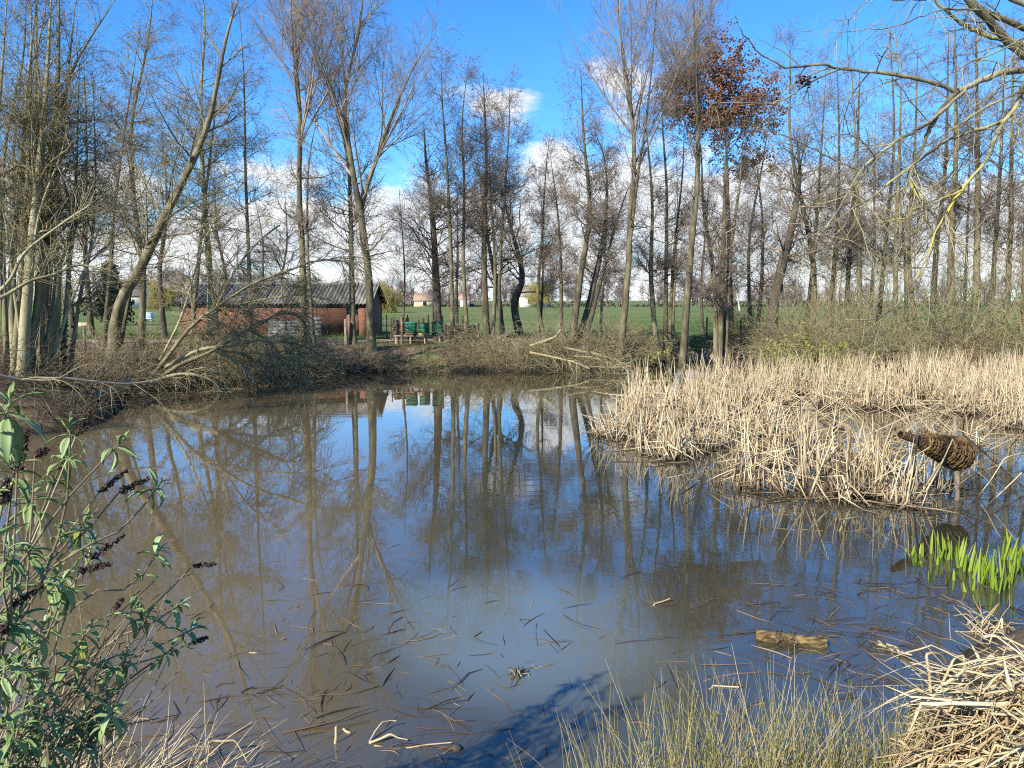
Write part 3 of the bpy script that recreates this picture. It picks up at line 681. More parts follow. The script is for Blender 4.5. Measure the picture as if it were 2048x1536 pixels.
    T('alder', 'alder_tree', 'tallest pointed alder in the middle of the far bank', 30.0, [17, 10], [[(975, 690), (970, 520), (972, 330), (968, 200), (966, 140)], [(985, 690), (988, 540), (984, 400), (976, 260)]], t0=0.36, spread=1.3, dens=1.0)
    T('alder', 'alder_tree', 'slim alder right of the tallest pointed alder, its top fine against the blue', 29.6, [10], [[(998, 700), (1002, 540), (1008, 380), (1014, 250), (1018, 150)]], t0=0.36, spread=1.0, dens=0.9)
    T('round', 'hedgerow_tree', 'gnarled dark tree with a low round crown at the meadow edge', 36.5, [20], [[(1042, 690), (1030, 610), (1046, 550), (1020, 440), (1000, 370)]], t0=0.3, spread=1.15, dens=1.0)
    T('round', 'hedgerow_tree', 'round headed dark tree behind the tallest pointed alder', 35.0, [16], [[(1005, 690), (995, 580), (975, 470), (960, 360)]], t0=0.3, spread=1.1, dens=0.9, twig='twig_olive')
    T('alder', 'alder_tree', 'thin tree with a kinked trunk right of the gnarled hedgerow tree', 30.5, [10], [[(1092, 690), (1078, 600), (1085, 480), (1096, 340), (1100, 270)]], t0=0.35, dens=0.7)
    T('alder', 'alder_tree', 'thin straight alder in front of the bright cumulus edge', 30.5, [11], [[(1122, 690), (1122, 560), (1112, 430), (1100, 300)]], t0=0.3, dens=0.8, spread=1.0)
    T('alder', 'alder_tree', 'leaning alder with a cone dotted top standing against the bright cumulus', 29.2, [17], [[(1142, 690), (1160, 560), (1178, 420), (1168, 280), (1160, 140)]], t0=0.38, spread=1.3, cones=1.6)
    T('alder', 'alder_tree', 'forked alder whose stems spread just left of the great sheaf topped tree', 29.6, [16, 11], [[(1150, 690), (1178, 600), (1212, 450), (1214, 330), (1190, 260)], [(1168, 690), (1196, 570), (1215, 500), (1250, 400), (1280, 330)]], t0=0.3, spread=1.1, bark='bark_dark')
    T('broom', 'poplar_tree', 'great sheaf topped tree with a thick pale trunk above the fallen branches', 28.2, [17, 10], [[(1238, 690), (1252, 560), (1267, 420), (1270, 330), (1258, 220), (1240, 60), (1235, -90)], [(1238, 690), (1252, 560), (1266, 430), (1272, 350), (1295, 220), (1305, 80), (1310, -60)]], t0=0.46, spread=0.8)
    T('alder', 'alder_tree', 'slim brown alder right of the great sheaf topped tree', 31.0, [14], [[(1318, 690), (1306, 560), (1300, 420), (1290, 300), (1285, 200)]], t0=0.3, spread=1.0, dens=0.8)
    T('alder', 'alder_tree', 'pair of slim stems from one root left of the tall lone poplar', 31.5, [12, 10], [[(1332, 690), (1335, 540), (1332, 380), (1325, 230), (1330, 140)], [(1338, 690), (1350, 520), (1362, 360), (1370, 240)]], t0=0.3, spread=1.1, dens=0.8)
    T('broom', 'poplar_tree', 'tall lone poplar before the rust leaved tree, crown running out of the picture', 30.0, [18], [[(1364, 690), (1376, 520), (1390, 360), (1394, 220), (1388, 90), (1384, -90)]], t0=0.52, spread=0.7, dens=0.9)
    T('leafy', 'hornbeam_tree', 'tree still holding its rust brown dead leaves, beside the tall lone poplar', 37.0, [15], [[(1462, 690), (1456, 500), (1452, 330), (1450, 170)]], t0=0.66, spread=1.0, dens=1.0)
    T('alder', 'alder_tree', 'trio of straight brown stems from one root by the meadow posts', 31.0, [15, 17, 14], [[(1436, 690), (1425, 560), (1408, 420), (1402, 320), (1396, 240)], [(1440, 690), (1438, 540), (1442, 380), (1450, 240)], [(1450, 690), (1460, 520), (1474, 380), (1490, 230)]], t0=0.28, spread=0.95, dens=0.9)
    T('round', 'alder_tree', 'thick dark leaning tree crowded with level dead branches, behind the yellow leaved shrub', 31.0, [30], [[(1540, 690), (1556, 590), (1582, 450), (1602, 350), (1592, 260)]], t0=0.2, spread=0.95, dens=1.2)
    T('alder', 'alder_tree', 'thin dark tree left of the thick dark leaning tree', 33.0, [11], [[(1512, 690), (1518, 560), (1522, 440), (1518, 350), (1512, 290)]], t0=0.25, spread=1.5, dens=0.8)
    T('alder', 'alder_tree', 'tall slim alder with a pointed top standing clear against the blue at the right', 32.0, [14], [[(1624, 690), (1622, 520), (1580, 300), (1577, 150), (1580, 45)]], t0=0.3, spread=1.2)
    # --- the thicket on the right: poles that nothing sets apart share a label
    G = 'slender bare alders crowding the right thicket'
    POLE_LABELS = ['slender alder just right of the tall slim pointed one', 'second slender alder right of the tall slim pointed one', 'slender alder behind the loose grey green shrub, leaning slightly left',
        'slender alder standing far back between the two grey green shrubs', 'slender straight alder just left of where the lowest branch ends', 'slender alder whose trunk crosses the lowest drooping yellow branch', 'slender alder standing back left of the stout upright pole',
        'stout alder pole straight above the upright grey green shrub', 'stout alder pole right of the upright grey green shrub', 'thin alder leaning right between the two stout poles and the picture edge', 'slender alder above the sparse greenish shrub behind the last reeds',
        'slender alder at the very right edge of the picture', 'slender alder cut off beyond the right picture edge', 'thin alder leaning right close behind the tall slim pointed one', 'thin leaning alder far back between the rust leaved tree and the dark leaning tree']
    for k, (bx, d, w, pts) in enumerate([(1652, 32, 12, [(1672, 480), (1676, 300), (1674, 110)]), (1690, 33, 13, [(1700, 480), (1712, 300), (1716, 90)]), (1720, 31, 14, [(1716, 480), (1706, 280), (1697, 120)]),
                                         (1752, 34, 12, [(1772, 480), (1782, 280), (1774, 60)]), (1790, 31, 13, [(1796, 480), (1802, 300), (1810, 90)]), (1835, 32, 12, [(1820, 500), (1830, 300), (1838, 60)]),
                                         (1862, 33.5, 15, [(1876, 500), (1890, 330), (1892, 60)]), (1905, 30.5, 19, [(1904, 500), (1910, 300), (1908, 20)]), (1948, 31, 18, [(1956, 500), (1950, 300), (1944, 0)]),
                                         (1976, 33, 13, [(1984, 500), (1992, 300), (2004, 30)]), (2010, 32, 14, [(2022, 480), (2026, 300), (2030, 10)]), (2052, 31, 14, [(2050, 480), (2066, 280), (2062, 0)]),
                                         (2100, 32, 14, [(2098, 480), (2090, 280), (2094, 0)]), (1610, 35, 11, [(1632, 480), (1640, 300), (1652, 120)]), (1500, 37, 10, [(1502, 480), (1530, 330), (1546, 210)])]):
        T('alder', 'alder_tree', POLE_LABELS[k], d, [w], [[(bx, 690)] + pts], t0=0.24, spread=1.15, dens=0.72, group=G, bark='bark' if k % 3 else 'bark_dark')
    # --- trees standing behind, sharing crowns: bare hedgerow beyond the path
    src = [T('alder', 'alder_tree', 'one of the bare alders standing back beyond the path behind the left bank', 33, [13], [[(20, 690), (30, 480), (25, 300), (40, 90)]], t0=0.25, dens=0.8, group='bare alders beyond the path on the left', spread=1.3),
           T('round', 'alder_tree', 'one of the bare alders standing back beyond the path behind the left bank', 34, [13], [[(330, 690), (320, 540), (335, 420), (325, 260)]], t0=0.3, dens=0.8, group='bare alders beyond the path on the left', spread=0.9)]
    def place(o, px, d, rz, sc, label, group):
        c = copy_tree(o); p = at(px, 690, d)
        c.location = (p[0], p[1], gz(p[0], p[1]) - 0.05); c.rotation_euler.z = rz; c.scale = (sc, sc, sc * RNG.uniform(0.92, 1.08)); c['label'] = label; c['group'] = group
        return c
    for px, d, s, sc in ((-40, 32, 0, 1.05), (90, 35, 0, 0.95), (150, 33, 1, 1.0), (185, 37, 0, 1.15), (455, 43, 1, 0.95), (545, 44, 0, 0.7), (570, 46, 1, 0.9)):
        place(src[s], px, d, RNG.uniform(0, 6.28), sc, src[0]['label'], src[0]['group'])
    src2 = [o for o in C.objects if o.parent is None and o.get('group') == G][:9]
    for k, (px, d) in enumerate(((1660, 41), (1735, 39), (1812, 41), (1925, 39), (2040, 38), (2130, 35))):
        place(src2[k % len(src2)], px, d, RNG.uniform(0, 6.28), RNG.uniform(0.8, 1.0), 'bare alder at the back of the right thicket, half hidden by nearer trunks', 'bare alders at the back of the right thicket')
    for k, (px, d, sc) in enumerate(((1080, 38, 0.62), (1200, 39, 0.7), (1345, 40, 0.72), (1405, 39, 0.6), (915, 37, 0.6))):
        place(src2[(k * 2) % len(src2)], px, d, RNG.uniform(0, 6.28), sc, ('small bare meadow edge tree right of the gnarled hedgerow tree', 'small bare meadow edge tree behind the forked alder', 'small bare meadow edge tree behind the pair of slim stems', 'small bare meadow edge tree left of the trio of stems', 'small bare meadow edge tree behind the slim pole at the bench end')[k], 'small bare trees at the meadow edge')
build_trees()

# ------------------------------------------------------------------ undergrowth along the water
def shore_points(n, keep, rng, inland=(0.0, 1.6)):
    """random spots just inland of the waterline where keep(x, y) holds, with the direction to the water"""
    out = []
    seg = np.linalg.norm(np.roll(POND, -1, 0) - POND, axis=1)
    while len(out) < n:
        i = rng.choice(len(POND), p=seg / seg.sum()); t = rng.random()
        a, b = POND[i], POND[(i + 1) % len(POND)]
        p = a + (b - a) * t; e = unit(b - a); nrm = np.array([e[1], -e[0]])
        if not keep(p[0], p[1]): continue
        q = p + nrm * rng.uniform(*inland)
        out.append((q[0], q[1], -nrm[0], -nrm[1]))
    return np.array(out)
def _orient():
    """whether the polygon runs so that (e.y, -e.x) points inland"""
    p, e = (POND[26] + POND[27]) / 2, unit(POND[27] - POND[26]); q = p + 0.3 * np.array([e[1], -e[0]])
    return pond_distance(np.array([q[0]]), np.array([q[1]]))[0] > 0
if not _orient(): POND = POND[::-1]

def tangle(name, n, keep, mat, rng, length=(0.6, 1.9), outward=0.55, droop=0.42, rad=(0.004, 0.010), sub=3, inland=(0.0, 1.6), lift=0.9, kind='stuff'):
    S = shore_points(n, keep, rng, inland)
    P = np.empty((n, 6, 3)); z = ground_z(S[:, 0], S[:, 1])
    P[:, 0] = np.stack([S[:, 0], S[:, 1], np.maximum(z, 0.02) - 0.03], -1)
    d = unit(np.stack([S[:, 2] * outward, S[:, 3] * outward, np.full(n, lift)], -1) + rng.normal(size=(n, 3)) * np.array([0.65, 0.4, 0.3]))
    L = rng.uniform(*length, n)[:, None] / 5
    for k in range(1, 6):
        d = unit(d + rng.normal(size=(n, 3)) * 0.17 - np.array([0, 0, droop * k / 5]))
        P[:, k] = P[:, k - 1] + d * L
    P[:, 1:, 2] = np.maximum(P[:, 1:, 2], 0.015 + 0.05 * rng.random((n, 5)))
    R = rng.uniform(*rad, n)[:, None] * np.linspace(1, 0.45, 6)[None]
    mb = MB(); mb.tubes(P, R, 3, rng=rng)
    if sub:
        Tw, RT = grow(P, R, n * sub, (0.2, 1.0), (25, 70), lambda t, pl: 0.2 + 0.4 * rng.random(t.shape), -0.03, 0.18, 4, 0.7, 0.008, 0.6, 0.0038, rng)
        Tw[..., 2] = np.maximum(Tw[..., 2], 0.01)
        mb.tubes(Tw, RT, 3, rng=rng)
    return tag(mb.build(name, M[mat]), kind=kind)
rg = np.random.default_rng(21)
tangle('bank_undergrowth', 1900, lambda x, y: -10.5 < x < 5.6 and y > 19 and not -6.3 < x < -2.2, 'brush', rg)
tangle('bank_undergrowth', 330, lambda x, y: -6.4 < x < -2.1 and y > 19, 'brush', rg, length=(0.3, 0.8), inland=(0.0, 0.5))
tangle('bank_undergrowth', 1500, lambda x, y: x > 8.5 and y > 25, 'brush', rg, length=(0.7, 2.4), inland=(0.0, 2.5), droop=0.25)
tangle('bank_undergrowth', 420, lambda x, y: 4.5 < x < 10.5 and y > 28, 'brush', rg, length=(0.4, 1.2), droop=0.3)
M['bramble'] = material('bramble', [(0.1, (0.04, 0.028, 0.018)), (0.5, (0.105, 0.075, 0.045)), (0.9, (0.25, 0.195, 0.115))], 1.0, 0.85, attr=0.7)
tangle('bramble_thicket', 750, lambda x, y: x < -8.2 and 12.4 < y < 22, 'bramble', rg, length=(0.5, 1.8), inland=(0.0, 3.2), droop=0.3)
def low_brush(name, n, xr, yr, mat, rng, length):
    """dead stems and grass standing on the bank behind the waterline"""
    x, y = rng.uniform(*xr, n), rng.uniform(*yr, n)
    P = np.empty((n, 4, 3)); P[:, 0] = np.stack([x, y, ground_z(x, y) - 0.02], -1)
    ok = (P[:, 0, 2] > 0.1) & ~((x > -6.5) & (x < -1.9) & (y < 33) & (y > 24) & (length[1] > 0.25)); P = P[ok]; n = len(P)
    d = unit(rng.normal(size=(n, 3)) * np.array([0.5, 0.5, 0.2]) + np.array([0, 0, 0.9])); L = rng.uniform(*length, n)[:, None] / 3
    for k in range(1, 4):
        d = unit(d + rng.normal(size=(n, 3)) * 0.22 - np.array([0, 0, 0.16])); P[:, k] = P[:, k - 1] + d * L
    mb = MB(); mb.tubes(P, rng.uniform(0.004, 0.009, n)[:, None] * np.linspace(1, 0.4, 4)[None], 3, rng=rng)
    return tag(mb.build(name, M[mat]), kind='stuff')
M['grass_blade'] = material('grass_blade', [(0.1, (0.05, 0.11, 0.018)), (0.5, (0.115, 0.185, 0.04)), (0.75, (0.22, 0.22, 0.075)), (0.95, (0.42, 0.34, 0.17))], 0.35, 0.7, attr=0.5, trans=0.25)
low_brush('dead_stems', 3400, (-12, 14), (27.0, 31.2), 'brush', rg, (0.15, 0.6))
low_brush('dead_stems', 1900, (-20, -8), (13.5, 31), 'bramble', rg, (0.2, 0.8))
low_brush('dead_stems', 3200, (8.5, 26), (27, 34), 'brush', rg, (0.3, 1.1))
low_brush('meadow_grass', 9000, (-24, 24), (33.1, 38), 'grass_blade', rg, (0.1, 0.32))
low_brush('meadow_grass', 8000, (-45, 60), (38, 80), 'grass_blade', rg, (0.25, 0.6))
low_brush('bank_grass', 3500, (-6, 8), (28.2, 31.2), 'grass_blade', rg, (0.08, 0.22))

# shrubs in young leaf
M['young_leaf'] = material('young_leaf', [(0.1, (0.13, 0.15, 0.03)), (0.5, (0.28, 0.27, 0.06)), (0.9, (0.44, 0.40, 0.13))], 2, 0.6, attr=0.7, trans=0.35)
M['grey_leaf'] = material('grey_leaf', [(0.1, (0.08, 0.10, 0.04)), (0.5, (0.17, 0.19, 0.08)), (0.9, (0.28, 0.28, 0.14))], 2, 0.6, attr=0.7, trans=0.3)
M['ivy_leaf'] = material('ivy_leaf', [(0.1, (0.018, 0.035, 0.01)), (0.9, (0.07, 0.12, 0.035))], 2, 0.4, attr=0.7, spec=0.5)
def shrub(name, label, px, d, h, w, stems, leaves, leafmat, seed, size=0.06, group=None):
    rng = np.random.default_rng(500 + seed)
    p = at(px, 690, d); g = gz(p[0], p[1])
    root = empty(name, (p[0], p[1], max(g, 0)), label, 'shrub', group)
    n = stems
    P = np.empty((n, 6, 3)); P[:, 0] = rng.normal(size=(n, 3)) * np.array([w * 0.14, w * 0.12, 0]) - np.array([0, 0, 0.05])
    d_ = unit(rng.normal(size=(n, 3)) * np.array([w * 0.55, w * 0.5, 0.1]) + np.array([0, 0, h * 0.8]))
    L = (h * rng.uniform(0.7, 1.15, n) / 5)[:, None]
    for k in range(1, 6):
        d_ = unit(d_ + rng.normal(size=(n, 3)) * 0.13 - np.array([0, 0, 0.06])); P[:, k] = P[:, k - 1] + d_ * L
    R = rng.uniform(0.006, 0.014, n)[:, None] * np.linspace(1, 0.35, 6)[None]
    mb = MB(); mb.tubes(P, R, 4, rng=rng)
    Tw, RT = grow(P, R, n * 9, (0.2, 1.0), (25, 60), lambda t, pl: 0.15 + 0.3 * h * rng.random(t.shape) * (1.1 - t), 0.03, 0.15, 4, 0.7, 0.008, 0.6, 0.0042, rng)
    mb.tubes(Tw, RT, 3, rng=rng); mb.build('stems', M['brush'], root)
    lf = MB(); leaf_cards(lf, Tw, leaves, size, rng, 0.03)
    tag(lf.build('leaves', M[leafmat], root, smooth=False), kind='stuff')
shrub('leafy_shrub', 'yellow green leaved shrub spilling over the reeds, in front of the thick dark leaning tree', 1612, 25.9, 1.9, 1.9, 26, 2300, 'young_leaf', 1, 0.075)
shrub('leafy_shrub', 'yellow leaved shrub hanging over the dark inlet, right of the fallen branches', 1290, 29.6, 1.1, 1.6, 20, 1300, 'young_leaf', 2, 0.085)
shrub('leafy_shrub', 'low dark green bramble bush at the foot of the great sheaf topped tree', 1222, 29.4, 0.9, 1.3, 18, 900, 'ivy_leaf', 3, 0.07)
shrub('leafy_shrub', 'upright grey green shrub in the thicket right of the yellow leaved shrub', 1905, 27.6, 2.6, 1.7, 34, 1900, 'grey_leaf', 4, 0.07)
shrub('leafy_shrub', 'loose grey green shrub between the yellow leaved shrub and the upright grey one', 1745, 26.8, 1.5, 1.7, 24, 1100, 'grey_leaf', 5, 0.065)
shrub('leafy_shrub', 'sparse greenish shrub behind the last reeds at the right', 2010, 27.0, 1.9, 1.6, 24, 1100, 'young_leaf', 6, 0.05)
shrub('leafy_shrub', 'small yellow tipped bush on the bank right of the great sheaf topped tree', 1345, 31.6, 1.3, 1.2, 16, 600, 'grey_leaf', 7, 0.07)
for k, (px, d, h, w, lab) in enumerate(((1575, 30.5, 2.6, 1.6, 'bare twiggy shrub at the foot of the thick dark leaning tree'), (1665, 31, 3.6, 2.2, 'tall bare twiggy shrub behind the yellow leaved shrub'), (1720, 29.5, 3.0, 2.0, 'bare twiggy shrub between the yellow leaved shrub and the loose grey green one'),
        (1790, 30.5, 4.2, 2.4, 'tallest bare twiggy shrub, behind the loose grey green shrub'), (1850, 29, 3.2, 2.0, 'bare twiggy shrub just left of the upright grey green shrub'), (1950, 29.5, 3.8, 2.2, 'bare twiggy shrub right of the upright grey green shrub'),
        (2005, 30.5, 4.0, 2.4, 'bare twiggy shrub behind the sparse greenish shrub at the right'), (2060, 28.5, 3.4, 2.2, 'bare twiggy shrub at the right edge of the picture'), (2140, 29, 3.8, 2.4, 'bare twiggy shrub beyond the right edge of the picture'), (1500, 34, 1.9, 1.4, 'low bare shrub by the two dark posts'))):
    shrub('bare_shrub', lab, px, d, h * 1.35, w * 1.1, 34, 260, 'grey_leaf', 20 + k, 0.045, 'bare twiggy shrubs in the right thicket')
def ivy():
    """ivy climbing a stem of the left clump"""
    rng = np.random.default_rng(3); root_p = at(128, 720, 17.3); root_p[2] = gz(root_p[0], root_p[1])
    root = empty('ivy', root_p, 'dark glossy ivy climbing among the stems of the left bank clump', 'ivy')
    P = np.array([[(0.06 * rng.normal(), 0.06 * rng.normal(), z) for z in np.linspace(0, 1.3, 6)] for _ in range(5)])
    mb = MB(); mb.tubes(P, np.full((5, 6), 0.006), 4); mb.build('stems', M['bark_dark'], root)
    lf = MB(); leaf_cards(lf, P, 220, 0.075, rng, 0.07); tag(lf.build('leaves', M['ivy_leaf'], root, smooth=False), kind='stuff')
ivy()

# ------------------------------------------------------------------ limbs fallen or arching into the water
def limb(name, label, cat, curves, mat, twig, seed, twigs=(0, 0), up=-0.06, drop=0.2, dd=0.0, tl=(0.35, 0.7), jit=0.0):
    """curves: (depth start, depth end, width px start, width px end, [px points])"""
    rng = np.random.default_rng(700 + seed)
    big, parts = [], []
    for (d0, d1, w0, w1, pp) in curves:
        n = len(pp)
        W = np.array([at(x, y, d0 + (d1 - d0) * i / (n - 1)) for i, (x, y) in enumerate(pp)])
        if jit: W[1:-1] += rng.normal(0, jit, (n - 2, 3))
        big.append(spline(W, 16)); parts.append(np.linspace(w0 / F_PX * d0 / 2, w1 / F_PX * d1 / 2, 16))
    o = big[0][0].copy()
    root = empty(name, o, label, cat)
    P = np.stack(big) - o; R = np.stack(parts)
    for i in range(len(P)):
        b = MB(); b.tubes(P[i:i + 1], R[i:i + 1], 8 if R[i, 0] > 0.02 else 5, rng=rng)
        b.v[-1] = b.v[-1] + rng.normal(size=b.v[-1].shape) * R[i].mean() * 0.06
        b.build('limb', M[mat], root)
    if twigs[0]:
        A, RA = grow(P, R, twigs[0], (0.2, 1.0), (25, 70), lambda t, pl: np.clip(pl * 0.32, 0.3, 1.3) * (1.2 - .6 * t), up, 0.12, 7, 0.55, 0.014, 0.4, 0.004, rng, drop=drop)
        Tw, RT = grow(A, RA, twigs[1], (0.1, 1.0), (20, 60), lambda t, pl: tl[0] + (tl[1] - tl[0]) * rng.random(t.shape), up, 0.14, 5, 0.7, 0.007, 0.6, 0.003, rng, drop=drop)
        for q in (A, Tw): q[..., 2] = np.maximum(q[..., 2], -o[2] + 0.012)
        b = MB(); b.tubes(A, RA, 4); b.tubes(Tw, RT, 3); b.build('twigs', M[twig], root)
    return root
limb('fallen_log', 'mossy yellowish fallen trunk slanting into the pond below the stem clump', 'fallen trunk', [(15.2, 18.4, 20, 13, [(95, 835), (135, 822), (200, 790), (258, 764)])], 'bark_green', 'twig_olive', 1)
limb('fallen_willow', 'willow crown collapsed into the pond before the shed, its pale limbs arching', 'fallen tree', [
    (20.5, 22.5, 9, 3, [(285, 775), (330, 720), (385, 650), (430, 618), (500, 570), (560, 548), (640, 520), (720, 530)]),
    (20.5, 23.0, 9, 3, [(280, 790), (350, 735), (430, 700), (490, 662), (530, 645), (560, 622), (590, 628), (608, 645), (625, 690)]),
    (21.0, 22.0, 9, 3, [(330, 735), (400, 700), (470, 690), (520, 680), (570, 690), (600, 720)]),
    (20.8, 21.5, 8, 3, [(430, 700), (470, 720), (500, 745), (520, 785)]), (20.6, 21.0, 8, 3, [(300, 765), (360, 748), (410, 755), (438, 775), (446, 812)]),
    (20.8, 22.6, 7, 3, [(440, 700), (490, 710), (530, 740), (545, 790)]), (21.5, 22.8, 6, 2, [(320, 720), (360, 640), (385, 560), (410, 480), (440, 420)]),
    (21.5, 23.4, 6, 3, [(500, 660), (540, 680), (600, 690), (660, 720)]), (21.3, 23.0, 5, 2, [(385, 650), (440, 620), (520, 600), (600, 590), (660, 600)]), (21.6, 23.4, 6, 3, [(430, 620), (470, 540), (520, 480), (560, 450)])],
    'bark_green', 'brush', 2, (190, 3600), tl=(0.3, 0.9))
limb('low_branch', 'thin pale branch stretched low along the left bank just above the water', 'branch', [(13.2, 15.5, 7, 3, [(-60, 742), (0, 752), (60, 761), (120, 757), (190, 764), (260, 765), (320, 758)])], 'twig_willow', 'twig_olive', 3, (12, 40), jit=0.02)
limb('low_branch', 'pale branch rising in an arc across the front of the stem clump', 'branch', [(14.2, 14.8, 9, 3, [(-60, 612), (0, 596), (60, 562), (110, 548), (160, 530), (215, 545)]), (14.4, 15.0, 8, 3, [(-20, 600), (20, 560), (50, 505), (120, 450), (180, 410)])], 'bark_green', 'twig_olive', 4, (26, 260), up=0.03, drop=0.0)
limb('fallen_branch', 'bare forked branches lying at the water right of the bank undergrowth', 'fallen branch', [
    (27.0, 26.4, 5, 3, [(1128, 695), (1160, 702), (1200, 710), (1235, 722), (1262, 734)]), (26.9, 25.8, 5, 3, [(1060, 705), (1110, 715), (1150, 725), (1180, 738)]),
    (27.6, 27.0, 6, 4, [(1060, 692), (1090, 682), (1112, 672), (1124, 656)]), (27.0, 26.2, 5, 2, [(1150, 712), (1185, 716), (1225, 728)]), (26.4, 26.0, 4, 2, [(1170, 733), (1215, 735), (1258, 733)])], 'brush', 'brush', 5, (70, 500))

# ------------------------------------------------------------------ dead reeds
M['reed'] = material('reed', [(0.05, (0.16, 0.10, 0.05)), (0.3, (0.36, 0.26, 0.145)), (0.6, (0.60, 0.47, 0.275)), (0.95, (0.75, 0.63, 0.41))], 1.2, 0.7, attr=0.75, trans=0.12, low_tone=0.16)
REEDS = [on(x, y) for x, y in [(1204, 872), (1240, 896), (1290, 912), (1345, 930), (1370, 985), (1450, 972), (1490, 985), (1560, 990), (1650, 1010), (1720, 1024), (1850, 1026), (1905, 1002), (1918, 962), (1960, 925), (2010, 900), (2060, 890), (2240, 880)]]
REEDS = np.array([p[:2] for p in REEDS] + [(17, 22), (15.5, 25.0), (11.0, 23.9), (8.0, 23.4), (6.6, 22.8), (5.4, 21.4), (4.4, 20.0), (3.2, 19.6), (2.6, 17.8), (2.3, 16.0)])
def in_poly(p, poly):
    x, y = p[:, 0], p[:, 1]; r = np.zeros(len(p), bool)
    for i in range(len(poly)):
        a, b = poly[i], poly[(i + 1) % len(poly)]
        c = (a[1] > y) != (b[1] > y)
        r ^= c & (x < a[0] + (y - a[1]) / ((b[1] - a[1]) or 1e-9) * (b[0] - a[0]))
    return r
def reed_bed():
    rng = np.random.default_rng(5)
    c = rng.uniform([1.5, 8.4], [18, 26], (9000, 2)); c = c[in_poly(c, REEDS)]
    # pools left open inside the bed
    pools = [(*on(1690, 835)[:2], 1.7, 1.5), (*on(1880, 842)[:2], 1.5, 0.9), (*on(1980, 868)[:2], 1.0, 0.6), (*on(1560, 955)[:2], 0.28, 0.3), (*on(1440, 930)[:2], 0.35, 0.4), (*on(1500, 800)[:2], 0.7, 1.0), (*on(1300, 770)[:2], 0.6, 1.6)]
    pools += [(*on(1930, 985)[:2], 0.30, 0.32), (*on(1800, 800)[:2], 0.9, 0.6), (*on(1420, 860)[:2], 0.5, 0.45), (*on(1650, 930)[:2], 0.3, 0.3), (*on(1760, 960)[:2], 0.25, 0.25)]
    keep = np.ones(len(c), bool)
    for (x, y, rx, ry) in pools: keep &= ((c[:, 0] - x) / rx) ** 2 + ((c[:, 1] - y) / ry) ** 2 > rng.uniform(0.6, 1.2, len(c))
    c = c[keep]
    low = ((c[:, 0] - 7.2) / 2.1) ** 2 + ((c[:, 1] - 14.2) / 2.9) ** 2; keep = (low > 1) | (rng.random(len(c)) < .16); c = c[keep]
    keep = rng.random(len(c)) < np.clip(0.4 + 5.0 * wobble(c[:, 0] * 2.2, c[:, 1] * 2.2), 0.03, 1); c = c[keep][:760]
    parts = []
    for (x, y) in c:
        k = rng.integers(6, 16); tilt = rng.normal(0, 0.20, 2); hgt = rng.uniform(0.75, 1.08) * (1.04 if y > 17 else (.68 if ((x - 7.2) / 2.1) ** 2 + ((y - 14.2) / 2.9) ** 2 < 1 else (.84 if y < 12.2 and x > 4.4 else .95))); stook = rng.random() < 0.5
        for _ in range(k):
            b = np.array([x, y, -0.12]) + np.array([*rng.normal(0, 0.10, 2), 0])
            if stook: d = np.array([x + tilt[0] * 0.6 - b[0], y + tilt[1] * 0.6 - b[1], 1.0]) + np.array([*rng.normal(0, 0.10, 2), 0])
            else: d = np.array([*(tilt + rng.normal(0, 0.27, 2)), 1.0])
            L = hgt * rng.uniform(0.5, 1.12 if y < 16 else 1.3)
            parts.append((b, d, L))
    b = np.array([p[0] for p in parts]); d = unit(np.array([p[1] for p in parts])); L = np.array([p[2] for p in parts])
    n = len(b); K = 5
    P = np.empty((n, K, 3)); P[:, 0] = b
    snap = rng.random(n) < 0.42; kk = rng.integers(2, 4, n)
    for k in range(1, K):
        d = unit(d + rng.normal(size=(n, 3)) * 0.035)
        hit = snap & (kk == k)
        nd = unit(rng.normal(size=(n, 3)) * np.array([1, 1, 0.35]) - np.array([0, 0, 0.55]))
        d = np.where(hit[:, None], nd, d)
        P[:, k] = P[:, k - 1] + d * (L / (K - 1) * np.where(snap & (k >= kk), 1.15, 1.0))[:, None]
    P[:, 1:, 2] = np.maximum(P[:, 1:, 2], 0.01 + 0.05 * rng.random((n, K - 1)))
    R = rng.uniform(0.007, 0.0165, n)[:, None] * np.array([1.0, 1.0, 0.92, 0.75, 0.35])[None]
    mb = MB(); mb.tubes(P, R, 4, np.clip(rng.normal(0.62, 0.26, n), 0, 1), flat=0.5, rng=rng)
    # fallen criss-cross stalks between the clumps
    m = 1500; q = rng.uniform([1.5, 8.4], [16, 25.5], (m * 3, 2)); q = q[in_poly(q, REEDS)][:m]; m = len(q)
    a = rng.uniform(0, 2 * pi, m); e = rng.uniform(-0.05, 0.75, m); L = rng.uniform(0.35, 1.0, m)
    d = np.stack([np.cos(a) * np.cos(e), np.sin(a) * np.cos(e), np.sin(e)], -1)
    s = np.linspace(0, 1, 3)[None, :, None]
    Q = np.stack([q[:, 0], q[:, 1], rng.uniform(0.0, 0.45, m) * rng.random(m)], -1)[:, None, :] + d[:, None, :] * s * L[:, None, None]
    Q[..., 2] = np.maximum(Q[..., 2], 0.004)
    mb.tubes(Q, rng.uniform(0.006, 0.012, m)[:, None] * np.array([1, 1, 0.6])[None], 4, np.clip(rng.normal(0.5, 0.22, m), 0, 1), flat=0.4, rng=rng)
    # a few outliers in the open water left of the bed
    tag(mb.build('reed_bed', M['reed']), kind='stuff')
reed_bed()
